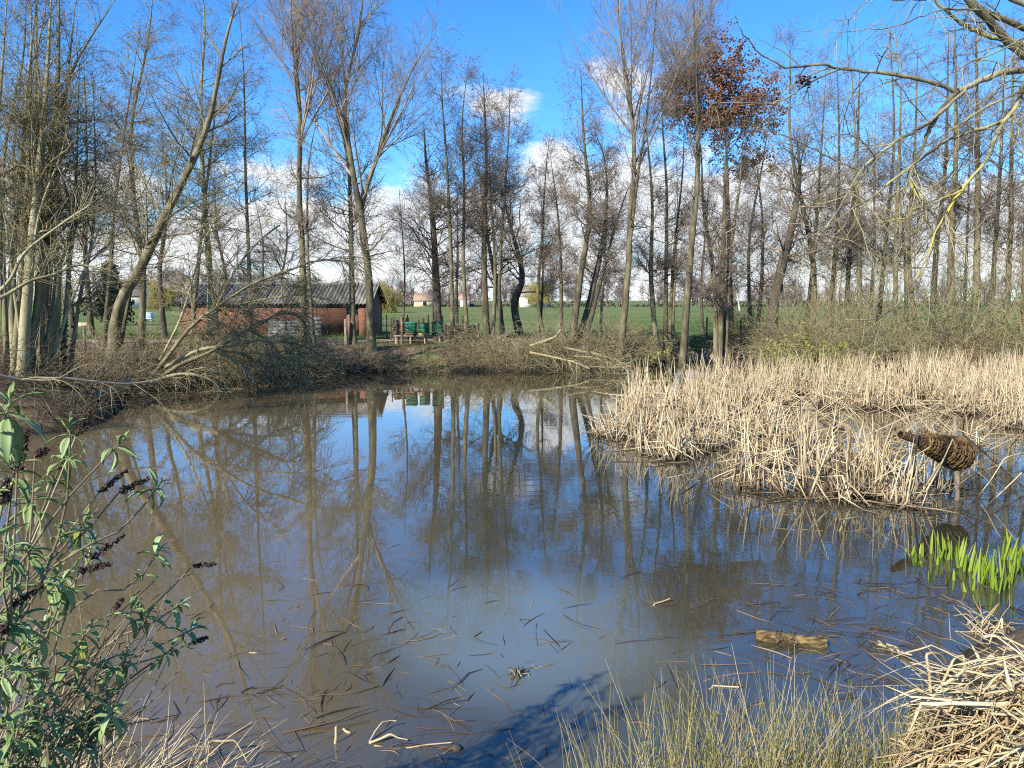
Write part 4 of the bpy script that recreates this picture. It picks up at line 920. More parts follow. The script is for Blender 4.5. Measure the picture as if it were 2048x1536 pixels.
# ------------------------------------------------------------------ the meadow's far side
def far_side():
    rng = np.random.default_rng(31)
    # a far wood that reads as one mass
    mb = MB(); n = 420
    x = rng.uniform(-180, 200, n); y = rng.uniform(205, 245, n) ; hh = rng.uniform(4.5, 9.0, n) * (1 + 0.25 * np.sin(x * 0.05))
    P = np.stack([np.stack([x + rng.normal(0, .3, n), y, np.full(n, 0.6)], -1), np.stack([x, y, 0.6 + hh * 0.5], -1), np.stack([x + rng.normal(0, .5, n), y, 0.6 + hh], -1)], 1)
    R = np.stack([np.full(n, .16), np.full(n, .11), np.full(n, .03)], 1)
    mb.tubes(P, R, 4)
    A, RA = grow(P, R, 9000, (0.12, 1), (30, 75), lambda t, pl: pl * 0.3 * (1.15 - .6 * t), 0.08, 0.15, 4, 0.6, 0.10, 0.5, 0.06, rng)
    Tw, RT = grow(A, RA, 46000, (0.1, 1), (25, 65), lambda t, pl: 0.6 + 1.2 * rng.random(t.shape), 0.05, 0.2, 2, 0.7, 0.06, 0.8, 0.05, rng)
    mb.tubes(A, RA, 3); mb.tubes(Tw, RT, 3)
    m = material('far_twigs', [(0.1, (0.12, 0.09, 0.08)), (0.5, (0.20, 0.16, 0.14)), (0.9, (0.30, 0.25, 0.22))], 0.2, 0.9, attr=0.6)
    tag(mb.build('far_wood', m), kind='stuff')
    # hedge line at the end of the meadow
    hb = MB(); n = 5000; hx = rng.uniform(-120, 150, n)
    c = np.stack([hx, 196 + rng.normal(0, .6, n), 0.7 + rng.uniform(0, 1.0, n) * (1 + 0.5 * np.sin(hx * 0.11) + 0.4 * np.sin(hx * 0.37))], -1); d = unit(rng.normal(size=(n, 3))) * 0.45
    e = unit(np.cross(d, rng.normal(size=(n, 3)))) * 0.25
    i = np.arange(n)[:, None] * 4
    hb.raw(np.stack([c - d, c + e, c + d, c - e + 0.1], 1).reshape(-1, 3), None, np.concatenate([i + np.array([[0, 1, 2]]), i + np.array([[0, 2, 3]])]), np.repeat(rng.random(n), 4))
    tag(hb.build('far_hedge', material('far_hedge', [(0.2, (0.07, 0.075, 0.045)), (0.8, (0.15, 0.14, 0.085))], 0.3, 0.9, attr=0.6), smooth=False), kind='stuff')
    # houses
    def house(px, d, w, dp, h, rh, wallc, roofc, label, seed):
        p = at(px, 610, d); z = 0.7
        root = empty('house', (p[0], p[1], z), label, 'house')
        wm = material('house_wall', [(0.3, tuple(np.array(wallc) * .9)), (0.7, wallc)], 0.5, 0.8)
        rm = material('house_roof', [(0.3, tuple(np.array(roofc) * .8)), (0.7, roofc)], 1.5, 0.85)
        b = MB().box((0, 0, h / 2), (w, dp, h))
        b.raw([(-w / 2, -dp / 2, h), (-w / 2, dp / 2, h), (-w / 2, 0, h + rh - .15), (w / 2, -dp / 2, h), (w / 2, dp / 2, h), (w / 2, 0, h + rh - .15)], None, [[0, 2, 1], [3, 4, 5]])
        b.build('wall', wm, root, False)
        r = MB(); al = math.atan2(rh, dp / 2); ln = math.hypot(rh, dp / 2) + 0.4
        for s in (-1, 1):
            ca, sa = cos(al), sin(al)
            rot = np.array([[1, 0, 0], [0, ca, s * sa], [0, -s * sa, ca]])
            r.box((0, s * dp / 4 * 1.05, h + rh / 2 - 0.02), (w + .5, ln, 0.14), rot)
        roof = r.build('roof', rm, root, False)
        MB().box((w * .22, dp * .1, h + rh + .1), (.6, .6, 1.2)).build('chimney', material('chimney_brick', [(0.3, (0.2, 0.1, 0.07)), (0.7, (0.3, 0.16, 0.1))], 2), roof, False)
        for k in range(max(1, int(w / 2.6))):
            f = MB(); cx = -w / 2 + (k + .6) * w / max(1, int(w / 2.6)) ; f.box((cx, -dp / 2 - .03, h * .55), (1.0, .1, 1.1))
            win = f.build('window', material('house_frame', [(0.3, (0.6, 0.6, 0.58)), (0.7, (0.75, 0.75, 0.72))], 2), root, False)
            MB().box((cx, -dp / 2 - .07, h * .55), (.84, .06, .94)).build('pane', bpy.data.materials['dark_glass'], win, False)
    house(1055, 184, 3.8, 6, 2.7, 1.9, (0.8, 0.78, 0.74), (0.30, 0.24, 0.22), 'white gabled house beyond the meadow, right of the gnarled hedgerow tree', 1)
    house(1078, 186, 4.2, 7, 1.5, 1.3, (0.78, 0.77, 0.74), (0.30, 0.32, 0.33), 'low grey roofed outbuilding beside the white house', 2)
    house(262, 150, 6.5, 7, 2.6, 3.0, (0.72, 0.64, 0.52), (0.25, 0.2, 0.17), 'cream house seen across the meadow left of the shed, behind the leaning tree', 3)
    house(848, 192, 4.2, 5, 1.7, 1.7, (0.66, 0.52, 0.32), (0.33, 0.22, 0.15), 'yellowish house at the far edge of the meadow above the beehives', 4)
    house(930, 193, 2.2, 4, 2.0, 1.2, (0.78, 0.74, 0.72), (0.36, 0.22, 0.17), 'small pale house at the far edge right of the beehives', 5)
    # yellow weeping willows
    ym = material('willow_yellow', [(0.1, (0.26, 0.21, 0.05)), (0.5, (0.42, 0.35, 0.09)), (0.9, (0.55, 0.47, 0.15))], 0.5, 0.7, attr=0.6, trans=0.2)
    for k, (px, d, h, w, lab) in enumerate(((766, 105, 3.7, 2.6, 'bushy yellow willow just right of the shed roof end'), (322, 120, 4.6, 2.6, 'yellow willow left of the shed in front of the cream house'), (1078, 178, 6.2, 3.6, 'yellow willow behind the white house'))):
        p = at(px, 612, d); root = empty('yellow_willow', (p[0], p[1], 0.7), lab, 'tree', 'yellow willows across the meadow')
        P = np.array([[(0, 0, -.2), (0.1, 0, h * .3), (0, 0.1, h * .7)]]); R = np.array([[.22, .16, .06]])
        b = MB(); b.tubes(P, R, 7); b.build('trunk', M['bark'], root)
        A, RA = grow(P, R, 130, (0.25, 1), (25, 80), lambda t, pl: w * (0.6 + .4 * rng.random(t.shape)), 0.06, 0.12, 6, .4, .06, .3, .02, rng, drop=.35)
        Tw, RT = grow(A, RA, 3600, (0.25, 1), (30, 90), lambda t, pl: .6 + .9 * rng.random(t.shape), -.25, 0.12, 4, .7, .02, .6, .016, rng, drop=.5)
        Tw[..., 2] = np.maximum(Tw[..., 2], 0.0)
        b = MB(); b.tubes(A, RA, 3); b.tubes(Tw, RT, 3); b.build('crown', ym, root)
    # a birch and a dark conifer
    p = at(1480, 612, 120); root = empty('birch_tree', (p[0], p[1], .75), 'white stemmed birch standing far out on the meadow behind the trio of stems', 'tree')
    P = np.array([[(0, 0, -.1), (-.25, 0, 1.5), (-.55, 0, 3.0), (-.8, 0, 4.6)]]); R = np.array([[.17, .14, .11, .04]])
    MB().tubes(P, R, 7).build('trunk', material('birch_bark', [(0.35, (0.10, 0.09, 0.08)), (0.45, (0.62, 0.59, 0.54)), (0.8, (0.72, 0.70, 0.65))], 3, 0.7, stretch=(1, 1, 4)), root)
    A, RA = grow(P, R, 60, (.4, 1), (30, 60), lambda t, pl: .9 + .5 * rng.random(t.shape), .05, .12, 5, .4, .03, .3, .014, rng, drop=.2)
    MB().tubes(A, RA, 3).build('crown', M['twig_purple'], root)
    p = at(222, 600, 52); g = gz(p[0], p[1]); root = empty('conifer', (p[0], p[1], g), 'dark evergreen behind the leaning tree at the left', 'tree')
    MB().tubes(np.array([(0, 0, -.1), (0, 0, 2), (0, 0, 4.0)]), np.array([.14, .1, .02]), 7).build('trunk', M['bark_dark'], root)
    P = np.array([[(0, 0, 0.3), (0, 0, 2), (0, 0, 4.1)]]); R = np.array([[.1, .07, .02]])
    A, RA = grow(P, R, 190, (.02, 1), (70, 100), lambda t, pl: 1.35 * (1.03 - t) + .12, -.02, .08, 5, .4, .02, .4, .008, rng)
    b = MB(); b.tubes(A, RA, 3); leaf_cards(b, A, 9000, .16, rng, .09); b.build('crown', material('needles', [(0.2, (0.012, 0.022, 0.012)), (0.8, (0.045, 0.065, 0.035))], 3, .8, attr=.6), root, False)
    # white and blue box standing in the field
    p = at(298, 640, 62); g = gz(p[0], p[1]); root = empty('water_trough', (p[0], p[1], g), 'small white box with a pale blue side standing in the meadow left of the shed', 'box')
    wm = material('white_plastic', [(0.3, (0.62, 0.64, 0.66)), (0.7, (0.76, 0.78, 0.8))], 3, .5); bm_ = material('blue_plastic', [(0.3, (0.30, 0.42, 0.60)), (0.7, (0.42, 0.54, 0.7))], 3, .5)
    MB().box((0, 0, .42), (.62, .5, .36), ch=.03).build('body', bm_, root, False); MB().box((0, 0, .63), (.68, .56, .08), ch=.02).build('lid', wm, root, False); MB().box((0, -.03, .2), (.68, .56, .09), ch=.02).build('base', wm, root, False)
    for sx in (-1, 1): MB().box((sx * .26, 0, .07), (.08, .4, .18)).build('leg', wm, root, False)
far_side()

# ------------------------------------------------------------------ beehives, bench, stakes, brushwood
M['old_wood'] = material('old_wood', [(0.2, (0.10, 0.075, 0.05)), (0.5, (0.22, 0.17, 0.115)), (0.8, (0.36, 0.29, 0.2))], 5, .85, bump=.5, stretch=(4, 4, .7))
M['fresh_wood'] = material('fresh_wood', [(0.2, (0.30, 0.20, 0.10)), (0.6, (0.48, 0.34, 0.18)), (0.9, (0.56, 0.42, 0.25))], 5, .8, stretch=(4, 4, .7))
M['dark_wood'] = material('dark_wood', [(0.2, (0.035, 0.027, 0.02)), (0.8, (0.12, 0.095, 0.07))], 5, .9, bump=.5)
M['hive_green'] = material('hive_green', [(0.2, (0.010, 0.075, 0.030)), (0.55, (0.014, 0.105, 0.045)), (0.85, (0.028, 0.14, 0.07))], 6, .6, bump=.15)
M['hive_light'] = material('hive_light', [(0.3, (0.02, 0.17, 0.13)), (0.7, (0.035, 0.22, 0.165))], 6, .55)
M['hive_yellow'] = material('hive_yellow', [(0.3, (0.36, 0.22, 0.045)), (0.7, (0.5, 0.32, 0.08))], 6, .7)
M['hive_red'] = material('hive_red', [(0.3, (0.13, 0.045, 0.03)), (0.7, (0.21, 0.075, 0.05))], 6, .7)
def stake(name, px, d, top_py, wpx, mat, label, cat='stake', lean=0.0, group=None, base=None):
    p = at(px, 680, d); g = gz(p[0], p[1]) if base is None else base
    top = at(px, top_py, d)[2]; r = wpx / F_PX * d / 2
    root = empty(name, (p[0], p[1], g), label, cat, group)
    prof = [(r, -.25), (r * 1.02, 0), (r, (top - g) * .5), (r * .96, top - g - r * .25), (r * .7, top - g)]
    b = MB().lathe(prof, 9, jitter=.04)
    b.v[-1] = b.v[-1] + np.outer(np.maximum(b.v[-1][:, 2], 0), [lean, 0, 0]); b.build('post', M[mat], root, True)
    return root
def hives():
    d = 30.2; p = at(838, 680, d); g = gz(p[0], p[1])
    zt = at(838, 670, d)[2]                                      # bench top
    x0, x1 = at(788, 670, d)[0], at(888, 670, d)[0]
    root = empty('hive_bench', ((x0 + x1) / 2, p[1], g), 'low rough wooden bench on thin legs carrying the three green beehives', 'bench')
    o = np.array(root.location)
    for k, yy in enumerate((-.19, .19)):
        MB().box((0, yy, zt - g - .03), (x1 - x0, .16, .045), ch=.01).build('plank', M['old_wood'], root, False)
    for x in (794, 823, 851, 880):
        lx = at(x, 680, d)[0] - o[0]
        for yy in (-.2, .2):
            MB().tubes(np.array([(lx, yy, gz(lx + o[0], yy + o[1]) - g - .15), (lx + RNG.normal(0, .01), yy, zt - g - .09)]), np.array([.042, .038]), 7).build('leg', M['fresh_wood' if yy < 0 else 'old_wood'], root)
        MB().box((lx, 0, zt - g - .072), (.07, .52, .036)).build('cross_piece', M['old_wood'], root, False)
    spec = [(822, 20.5, 644.5, 'beehive with a projecting lid and red floor board, at the left end of the bench', 'hive_red', True, 2),
            (848.5, 19.0, 645.5, 'lowest beehive with a yellow floor board, between the two others on the bench', 'hive_yellow', False, 2),
            (874.5, 20.0, 642.5, 'plain green beehive at the right end of the bench', None, False, 2)]
    for (px, w, ty, label, fl, lid, nb) in spec:
        X = at(px, 660, d)[0]; W = w / F_PX * d; T = at(px, ty, d)[2]; zb = zt + .004
        r = empty('beehive', (X, p[1], zb), label, 'beehive', 'green beehives on the bench')
        dep = W * 1.15; fh = .085 if fl else .03; H = T - zb - .05
        MB().box((0, -.02, fh / 2), (W * 1.0, dep + .06, fh), ch=.006).build('floor_board', M[fl or 'hive_green'], r, False)
        bh = (H - fh) / nb
        for k in range(nb):
            sw = W * (1 + (.02 if k % 2 else 0))
            body = MB().box((0, 0, fh + bh * (k + .5)), (sw, dep, bh - .006), ch=.008).build('hive_box', M['hive_green'], r, False)
            MB().box((0, -dep / 2 - .008, fh + bh * (k + .62)), (.11, .02, .025), ch=.004).build('hand_grip', M['hive_light'], body, False)
        if lid:
            MB().box((-.01, -.01, H + .025), (W * 1.14, dep * 1.12, .055), ch=.008).build('lid', M['hive_light'], r, False)
        else:
            MB().box((0, 0, H + .022), (W * 1.03, dep * 1.03, .045), ch=.008).build('lid', M['hive_green'], r, False)
        MB().box((.02, -dep / 2 - .045, fh * .6), (W * .5, .05, .012)).build('landing_board', M['old_wood'], r, False)
    def brushwood(pxa, pxb, top, d, label, seed):
        rng = np.random.default_rng(seed)
        a, b = at(pxa, 680, d), at(pxb, 680, d); g = gz((a[0] + b[0]) / 2, d); h = at(pxa, top, d)[2] - g
        r = empty('brushwood_stack', ((a[0] + b[0]) / 2, d, g), label, 'brushwood stack')
        L = b[0] - a[0]; n = 420
        x = rng.uniform(-L / 2, L / 2, n) * .55; y = rng.uniform(-.28, .28, n); z = rng.uniform(.02, h, n); ln = rng.uniform(.4, 1.0, n) * L * .5
        an = rng.normal(0, .16, n)
        P = np.stack([np.stack([x - ln / 2, y, z - an * ln / 2], -1), np.stack([x, y + rng.normal(0, .02, n), z], -1), np.stack([x + ln / 2, y + rng.normal(0, .05, n), z + an * ln / 2], -1)], 1)
        P[..., 2] = np.clip(P[..., 2], .01, h + .08)
        MB().tubes(P, rng.uniform(.008, .022, n)[:, None] * np.array([1, 1, .7])[None], 5, rng=rng).build('sticks', M['twig_purple'], r)
        for sx in (-.46, .46):
            for yy in (-.33, .33): MB().tubes(np.array([(sx * L, yy, -.2), (sx * L + .02, yy, h * 1.1)]), np.array([.03, .026]), 6).build('stake', M['dark_wood'], r)
    brushwood(783, 816, 640, 32.4, 'dark stack of brushwood between stakes left of the beehives', 41)
    brushwood(888, 960, 649, 32.4, 'dark stack of brushwood sticks behind the slim pole tree at the bench end', 42)
    stake('stake', 803.5, 31.0, 629, 3.2, 'fresh_wood', 'thin pale orange stake before the brushwood left of the beehives')
    stake('fence_post', 838, 33.6, 637, 3.0, 'old_wood', 'short post showing above the gap left of the lowest beehive', 'post')
    stake('fence_post', 846.5, 33.6, 633.5, 5.0, 'old_wood', 'thicker post standing behind the lowest beehive', 'post')
    stake('stake', 885.5, 30.9, 632, 3.4, 'old_wood', 'pale stake at the right edge of the plain green beehive')
    stake('fence_post', 926, 33.8, 632, 2.8, 'dark_wood', 'dark post rising from the brushwood stack right of the hives', 'post')
    stake('fence_post', 692, 29.2, 638, 6.5, 'old_wood', 'round post on the bank below the shed window', 'post')
    stake('fence_post', 1413, 35.5, 634, 4, 'dark_wood', 'dark post left of the trio of straight brown stems', 'post')
    stake('fence_post', 1481, 33.5, 636, 4, 'dark_wood', 'near one of two dark posts right of the trio of straight stems', 'post')
    stake('fence_post', 1487, 37, 631, 3.6, 'dark_wood', 'far one of two dark posts right of the trio of straight stems', 'post')
    # wire fence between shed and hives
    r = empty('wire_fence', (-5.2, 34.6, gz(-5.2, 34.6)), 'low wire mesh fence between the shed and the beehives', 'fence')
    for k, x in enumerate(np.linspace(-1.35, 1.45, 4)): MB().tubes(np.array([(x, 0, -.2), (x, 0, 1.05)]), np.array([.03, .028]), 6).build('post', M['dark_wood'], r)
    for z in (.25, .6, .95): MB().tubes(np.array([(-1.35, -.03, z), (0, -.03, z - .015), (1.45, -.03, z)]), np.full(3, .004), 3).build('wire', M['dark_wood'], r)
    xs = np.linspace(-1.3, 1.4, 26); P = np.array([[(x, -.03, .08), (x, -.03, .95)] for x in xs])
    tag(MB().tubes(P, np.full((26, 2), .0035), 3).build('mesh_wires', M['dark_wood'], r), kind='stuff')
    # leaning grey sheets by the shed, and a sign board
    gm = material('grey_sheet', [(0.25, (0.08, 0.085, 0.08)), (0.75, (0.23, 0.235, 0.225))], 4, .85, bump=.5)
    for k, (px, w, top, lab) in enumerate(((578, 84, 641, 'wide grey panel leaning on the shed wall behind the willow limbs'), (630, 24, 634, 'narrow taller grey panel leaning on the shed wall'))):
        p = at(px, 660, 35.4); g = gz(p[0], p[1]); h = at(px, top, 35.4)[2] - g; W = w / F_PX * 35.4
        r = empty('grey_panel', (p[0], p[1], g), lab, 'panel'); rot = np.array([[1, 0, 0], [0, cos(.16), sin(.16)], [0, -sin(.16), cos(.16)]])
        n = 5
        for j in range(n): MB().box((0, (j + .5) * h / n * .16, (j + .5) * h / n), (W, .03, h / n - .012), rot).build('slat', gm, r, False)
        for sx in (-.42, .42): MB().box((sx * W, .05 + h * .08, h / 2), (.06, .03, h), rot).build('batten', gm, r, False)
    p = at(167, 650, 24.5); g = gz(p[0], p[1]); T = at(167, 649, 24.5)[2]
    r = empty('sign_board', (p[0], p[1], g), 'small cream wooden board on a post behind the stem clump', 'sign')
    MB().box((0, 0, (T - g) / 2 - .1), (.05, .05, T - g + .2)).build('post', M['old_wood'], r, False)
    MB().box((0, -.045, T - g), (.3, .03, .12), ch=.006).build('board', material('cream_board', [(0.3, (0.42, 0.33, 0.2)), (0.7, (0.62, 0.52, 0.36))], 8, .7), r, False)
hives()

# ------------------------------------------------------------------ woven duck nesting basket on poles
def basket():
    rng = np.random.default_rng(9)
    Y = 9.7
    tip, end = at(1800, 868, Y - .35), at(1942, 914, Y)
    c0, c1 = at(1836, 882, Y - .25), at(1920, 906, Y - .04)
    root = empty('nesting_basket', tuple((tip + end) / 2), 'brown woven bottle shaped nesting basket on poles above the reeds', 'nesting basket')
    o = np.array(root.location)
    ax = unit(end - tip); L = np.linalg.norm(end - tip)
    u = unit(np.cross(ax, [0, 0, 1.0])); w = np.cross(u, ax)
    px = Y / F_PX
    prof = lambda s: np.interp(s, [0, .22, .27, .34, .5, .72, .82, .9, .97, 1], np.array([5.5, 7, 8, 16, 23, 31, 33, 24, 11, 4]) * px)
    ctr = lambda s: tip + ax * L * s - np.array([0, 0, 1.0]) * np.interp(s, [0, .3, .6, .85, 1], [0, 0, .012, .02, .0]) - o
    m1 = material('willow_rod', [(0.1, (0.045, 0.025, 0.011)), (0.5, (0.115, 0.065, 0.024)), (0.8, (0.18, 0.115, 0.036)), (0.97, (0.27, 0.19, 0.075))], 9, .65, attr=.6, bump=.4)
    m2 = material('willow_dark', [(0.1, (0.03, 0.018, 0.012)), (0.9, (0.10, 0.055, 0.032))], 9, .8, attr=.5)
    # dark lining closes the body
    ss = np.linspace(.27, .985, 16); S = 16; a = np.arange(S) * 2 * pi / S
    V = np.array([[ctr(s) + (u * cos(t) + w * sin(t)) * prof(s) * .93 for t in a] for s in ss]); idx = np.arange(16 * S).reshape(16, S)
    MB().raw(V.reshape(-1, 3), np.stack([idx[:-1], np.roll(idx[:-1], -1, 1), np.roll(idx[1:], -1, 1), idx[1:]], -1).reshape(-1, 4)).build('lining', m2, root)
    ns = 17
    for k in range(ns):                                             # stakes run along the bottle
        t = k * 2 * pi / ns; s = np.linspace(.0, 1.0, 18)
        P = np.array([ctr(x) + (u * cos(t) + w * sin(t)) * prof(x) * 1.0 for x in s])
        MB().tubes(P, np.full(18, .0085), 6, rng.random()).build('stake', m1 if k % 2 else m2, root)
    n = 27
    for j, s in enumerate(np.linspace(.285, .93, n)):               # weavers pass in front of one stake and behind the next
        t = np.linspace(0, 2 * pi, 69)
        P = np.array([ctr(s + .016 * sin(x + j * 1.7)) + (u * cos(x) + w * sin(x)) * (prof(s) + .008 * cos(x * ns / 2 + j * pi)) for x in t])
        MB().tubes(P, np.full(69, rng.uniform(.008, .0125)), 6, rng.random()).build('weaver', m1, root)
    for j, s in enumerate(np.linspace(.02, .25, 9)):
        t = np.linspace(0, 2 * pi, 25)
        P = np.array([ctr(s) + (u * cos(x) + w * sin(x)) * (prof(s) + .006) for x in t])
        MB().tubes(P, np.full(25, .0075), 5, rng.random()).build('neck_weaver', m2 if j % 3 else m1, root)
    fr = MB()                                                       # frayed rod ends and straw poking out of the weave
    for k in range(70):
        s = rng.uniform(.03, .97); t = rng.uniform(0, 2 * pi); q = ctr(s) + (u * cos(t) + w * sin(t)) * prof(s); dd = unit(u * cos(t) + w * sin(t) + ax * rng.normal(.3, .9) + rng.normal(0, .4, 3))
        fr.tubes(np.array([q, q + dd * .03, q + dd * .05 + rng.normal(0, .012, 3)]) , np.array([.0045, .0035, .0015]), 5, rng.random())
    fr.build('loose_rods', m1, root)
    def pole(a, b, r0, r1, label, mat):
        q = empty('pole', tuple(a), label, 'pole'); P = spline(np.array([a, (a + b) / 2 + np.array([.01, 0, 0]), b]), 8) - a
        bb = MB().tubes(P, np.linspace(r0, r1, 8), 9); bb.v[-1] = bb.v[-1] + rng.normal(size=bb.v[-1].shape) * r0 * .06
        n_ = bb.n; bb.raw([P[-1] + np.array([0, 0, r1 * .3])], None, None)
        bb.t.append(np.array([[n_, n_ - 9 + i, n_ - 9 + (i + 1) % 9] for i in range(9)])); bb.build('shaft', M[mat], q)
    b = on(1917, 1003, -.3); b[:2] = on(1917, 1003)[:2]
    pole(np.array([b[0], b[1] - .02, -.4]), at(1910, 832, b[1] + .35), .033, .026, 'thick upright pole holding the wide end of the nesting basket', 'old_wood')
    b = on(1816, 985)
    pole(np.array([b[0], b[1], -.4]), at(1836, 862, 9.3), .017, .012, 'thin tilted pole holding the neck of the nesting basket', 'dark_wood')
basket()

# long bent stalks standing out of the reeds beside the basket
def stalk(label, pts, wpx, seed, group=None, mat='reed', name='reed_stalk'):
    rng = np.random.default_rng(seed); P = np.array(pts)
    o = P[0].copy(); o2 = empty(name, o, label, 'reed stalk', group)
    Q = [P[0]]
    for a, b in zip(P[:-1], P[1:]): Q += [a + (b - a) * .08, a + (b - a) * .5 + rng.normal(0, .004, 3), a + (b - a) * .93]
    Q.append(P[-1]); Q = np.array(Q) - o
    R = np.linspace(1, .7, len(Q)) * wpx
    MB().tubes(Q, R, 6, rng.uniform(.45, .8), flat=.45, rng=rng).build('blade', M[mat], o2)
def on_up(px, py, base):
    """a point above water at the depth of base"""
    return at(px, py, base[1])
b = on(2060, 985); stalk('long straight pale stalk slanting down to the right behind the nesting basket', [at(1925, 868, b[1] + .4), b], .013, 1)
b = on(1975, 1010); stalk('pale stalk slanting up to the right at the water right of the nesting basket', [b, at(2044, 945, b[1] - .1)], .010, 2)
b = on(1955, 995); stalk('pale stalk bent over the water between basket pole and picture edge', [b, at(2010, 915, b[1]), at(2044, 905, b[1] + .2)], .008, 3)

# ------------------------------------------------------------------ young iris shoots
M['iris'] = material('iris', [(0.1, (0.13, 0.24, 0.022)), (0.5, (0.27, 0.38, 0.04)), (0.82, (0.40, 0.47, 0.09)), (0.95, (0.45, 0.36, 0.14))], 1.5, .45, attr=.5, random=.4, trans=.35, spec=.4)
def iris_mesh(seed):
    rng = np.random.default_rng(seed); K = 7; s = np.linspace(0, 1, K); bend = rng.uniform(.02, .12)
    wd = .0075 * np.interp(s, [0, .15, .6, .85, 1], [.75, 1, .95, .5, .05])
    c = np.stack([bend * s ** 2, np.zeros(K), s], -1)
    V = []
    for i in range(K): V += [c[i] + (0, -wd[i] * 2.2, 0), c[i] + (.012, 0, 0), c[i] + (0, wd[i] * 2.2, 0), c[i] + (-.006, 0, 0)]
    q = []
    for i in range(K - 1):
        for j in range(4): q.append([4 * i + j, 4 * i + (j + 1) % 4, 4 * i + 4 + (j + 1) % 4, 4 * i + 4 + j])
    return MB().raw(V, q, None, np.repeat(s * .6 + .2, 4)).mesh('leaf', M['iris'])
def irises():
    rng = np.random.default_rng(12); ms = [iris_mesh(k) for k in range(5)]
    cl = [(1835, 1112, 4, .16, 'small sparse tuft of green iris shoots standing first from the open water'), (1850, 1130, 5, .17, 'short leaning iris shoots just right of the first sparse tuft'), (1885, 1115, 9, .30, 'tall back cluster of iris shoots nearest the nesting basket'),
          (1905, 1120, 7, .28, 'iris shoots between the tall back cluster and the middle gap'), (1935, 1140, 9, .32, 'iris shoots in the middle of the green patch'), (1962, 1165, 10, .36, 'nearest tall iris cluster, rising from the water in front of all others'),
          (1985, 1172, 10, .38, 'dense nearest iris cluster just right of the front one'), (2010, 1165, 8, .40, 'tall iris shoots toward the right edge of the green patch'), (2035, 1120, 11, .36, 'thick iris shoots at the picture edge behind the others'),
          (1860, 1160, 2, .12, 'two short iris shoots low in the water below the sparse tuft'), (1912, 1172, 3, .16, 'three short iris shoots in front of the middle of the patch'), (2060, 1150, 9, .38, 'iris shoots running out of the picture')]
    for (px, py, n, h, lab) in cl:
        p = on(px, py); root = empty('iris_clump', (p[0], p[1], 0), lab, 'iris', 'young iris clumps in the water')
        for k in range(int(n * 1.4)):
            q = link('leaf', ms[rng.integers(5)], root, (rng.normal(0, .055), rng.normal(0, .07), -.08), (rng.normal(0, .12), rng.normal(0, .12), rng.uniform(0, 6.28)))
            hh = (h * .85 + .08) * rng.uniform(.45, 1.1); q.scale = (hh, 1.0, hh)
irises()

# ------------------------------------------------------------------ floating log, stick raft, twig tuft
def floating_log():
    rng = np.random.default_rng(2)
    a, b = on(1512, 1272, .02), on(1653, 1288, .02); L = np.linalg.norm(b - a); r = .047
    root = empty('log', tuple((a + b) / 2), 'short yellow brown log floating with two dark bark bands round it', 'log')
    e = unit(b - a); n_ = np.array([-e[1], e[0], 0]); z = np.array([0, 0, 1.0])
    S, K = 20, 15; an = np.arange(S) * 2 * pi / S
    ridge = 1 + .05 * rng.normal(size=S); ridge = (ridge + np.roll(ridge, 1)) / 2
    V = np.array([[e * (t - .5) * L + (n_ * cos(q) + z * sin(q)) * r * ridge[i] * (1 + .02 * rng.normal()) * (1 - .04 * t) for i, q in enumerate(an)] for t in np.linspace(0, 1, K)])
    idx = np.arange(K * S).reshape(K, S)
    wood = material('log_wood', [(0.25, (0.035, 0.022, 0.010)), (0.45, (0.105, 0.068, 0.026)), (0.6, (0.23, 0.16, 0.055)), (0.85, (0.36, 0.27, 0.11))], 1, .6, stretch=(7, 45, 45), bump=.8, detail=9)
    MB().raw(V.reshape(-1, 3), np.stack([idx[:-1], np.roll(idx[:-1], -1, 1), np.roll(idx[1:], -1, 1), idx[1:]], -1).reshape(-1, 4)).build('bark', wood, root)
    em = material('log_end', [(0.3, (0.06, 0.04, 0.02)), (0.7, (0.17, 0.115, 0.06))], 30, .8)
    for k in (0, -1):
        c = V[k].mean(0); MB().raw(np.vstack([V[k], [c]]), None, [[S, i, (i + 1) % S] for i in range(S)]).build('cut_end', em, root, False)
    for t in (-.20, .03):
        for j in range(3):
            q = np.linspace(-.3, pi + .3, 12); P = np.array([e * (t * L + .012 * rng.normal() + .01 * j) + (n_ * cos(x) + z * sin(x)) * (r * 1.1 + .003 * rng.normal()) for x in q])
            MB().tubes(P, np.full(12, .006), 5).build('bark_band', M['dark_wood'], root)
floating_log()
def raft():
    rng = np.random.default_rng(4); a, b = on(1735, 1283, .01), on(1822, 1312, .01)
    root = empty('stick_bundle', tuple((a + b) / 2), 'thin dark bundle of soaked sticks floating right of the log', 'stick bundle'); o = np.array(root.location); e = b - a
    for k in range(16):
        t = rng.uniform(.05, .7); P = np.array([a + e * t, a + e * (t + .15), a + e * min(t + .32, 1.0)]) - o + rng.normal(0, .012, (3, 3)) * [1, 1, .5] + [0, 0, .012]
        MB().tubes(P, np.array([.012, .011, .007]), 6).build('stick', M['dark_wood'] if k % 4 else M['bark_green'], root)
raft()
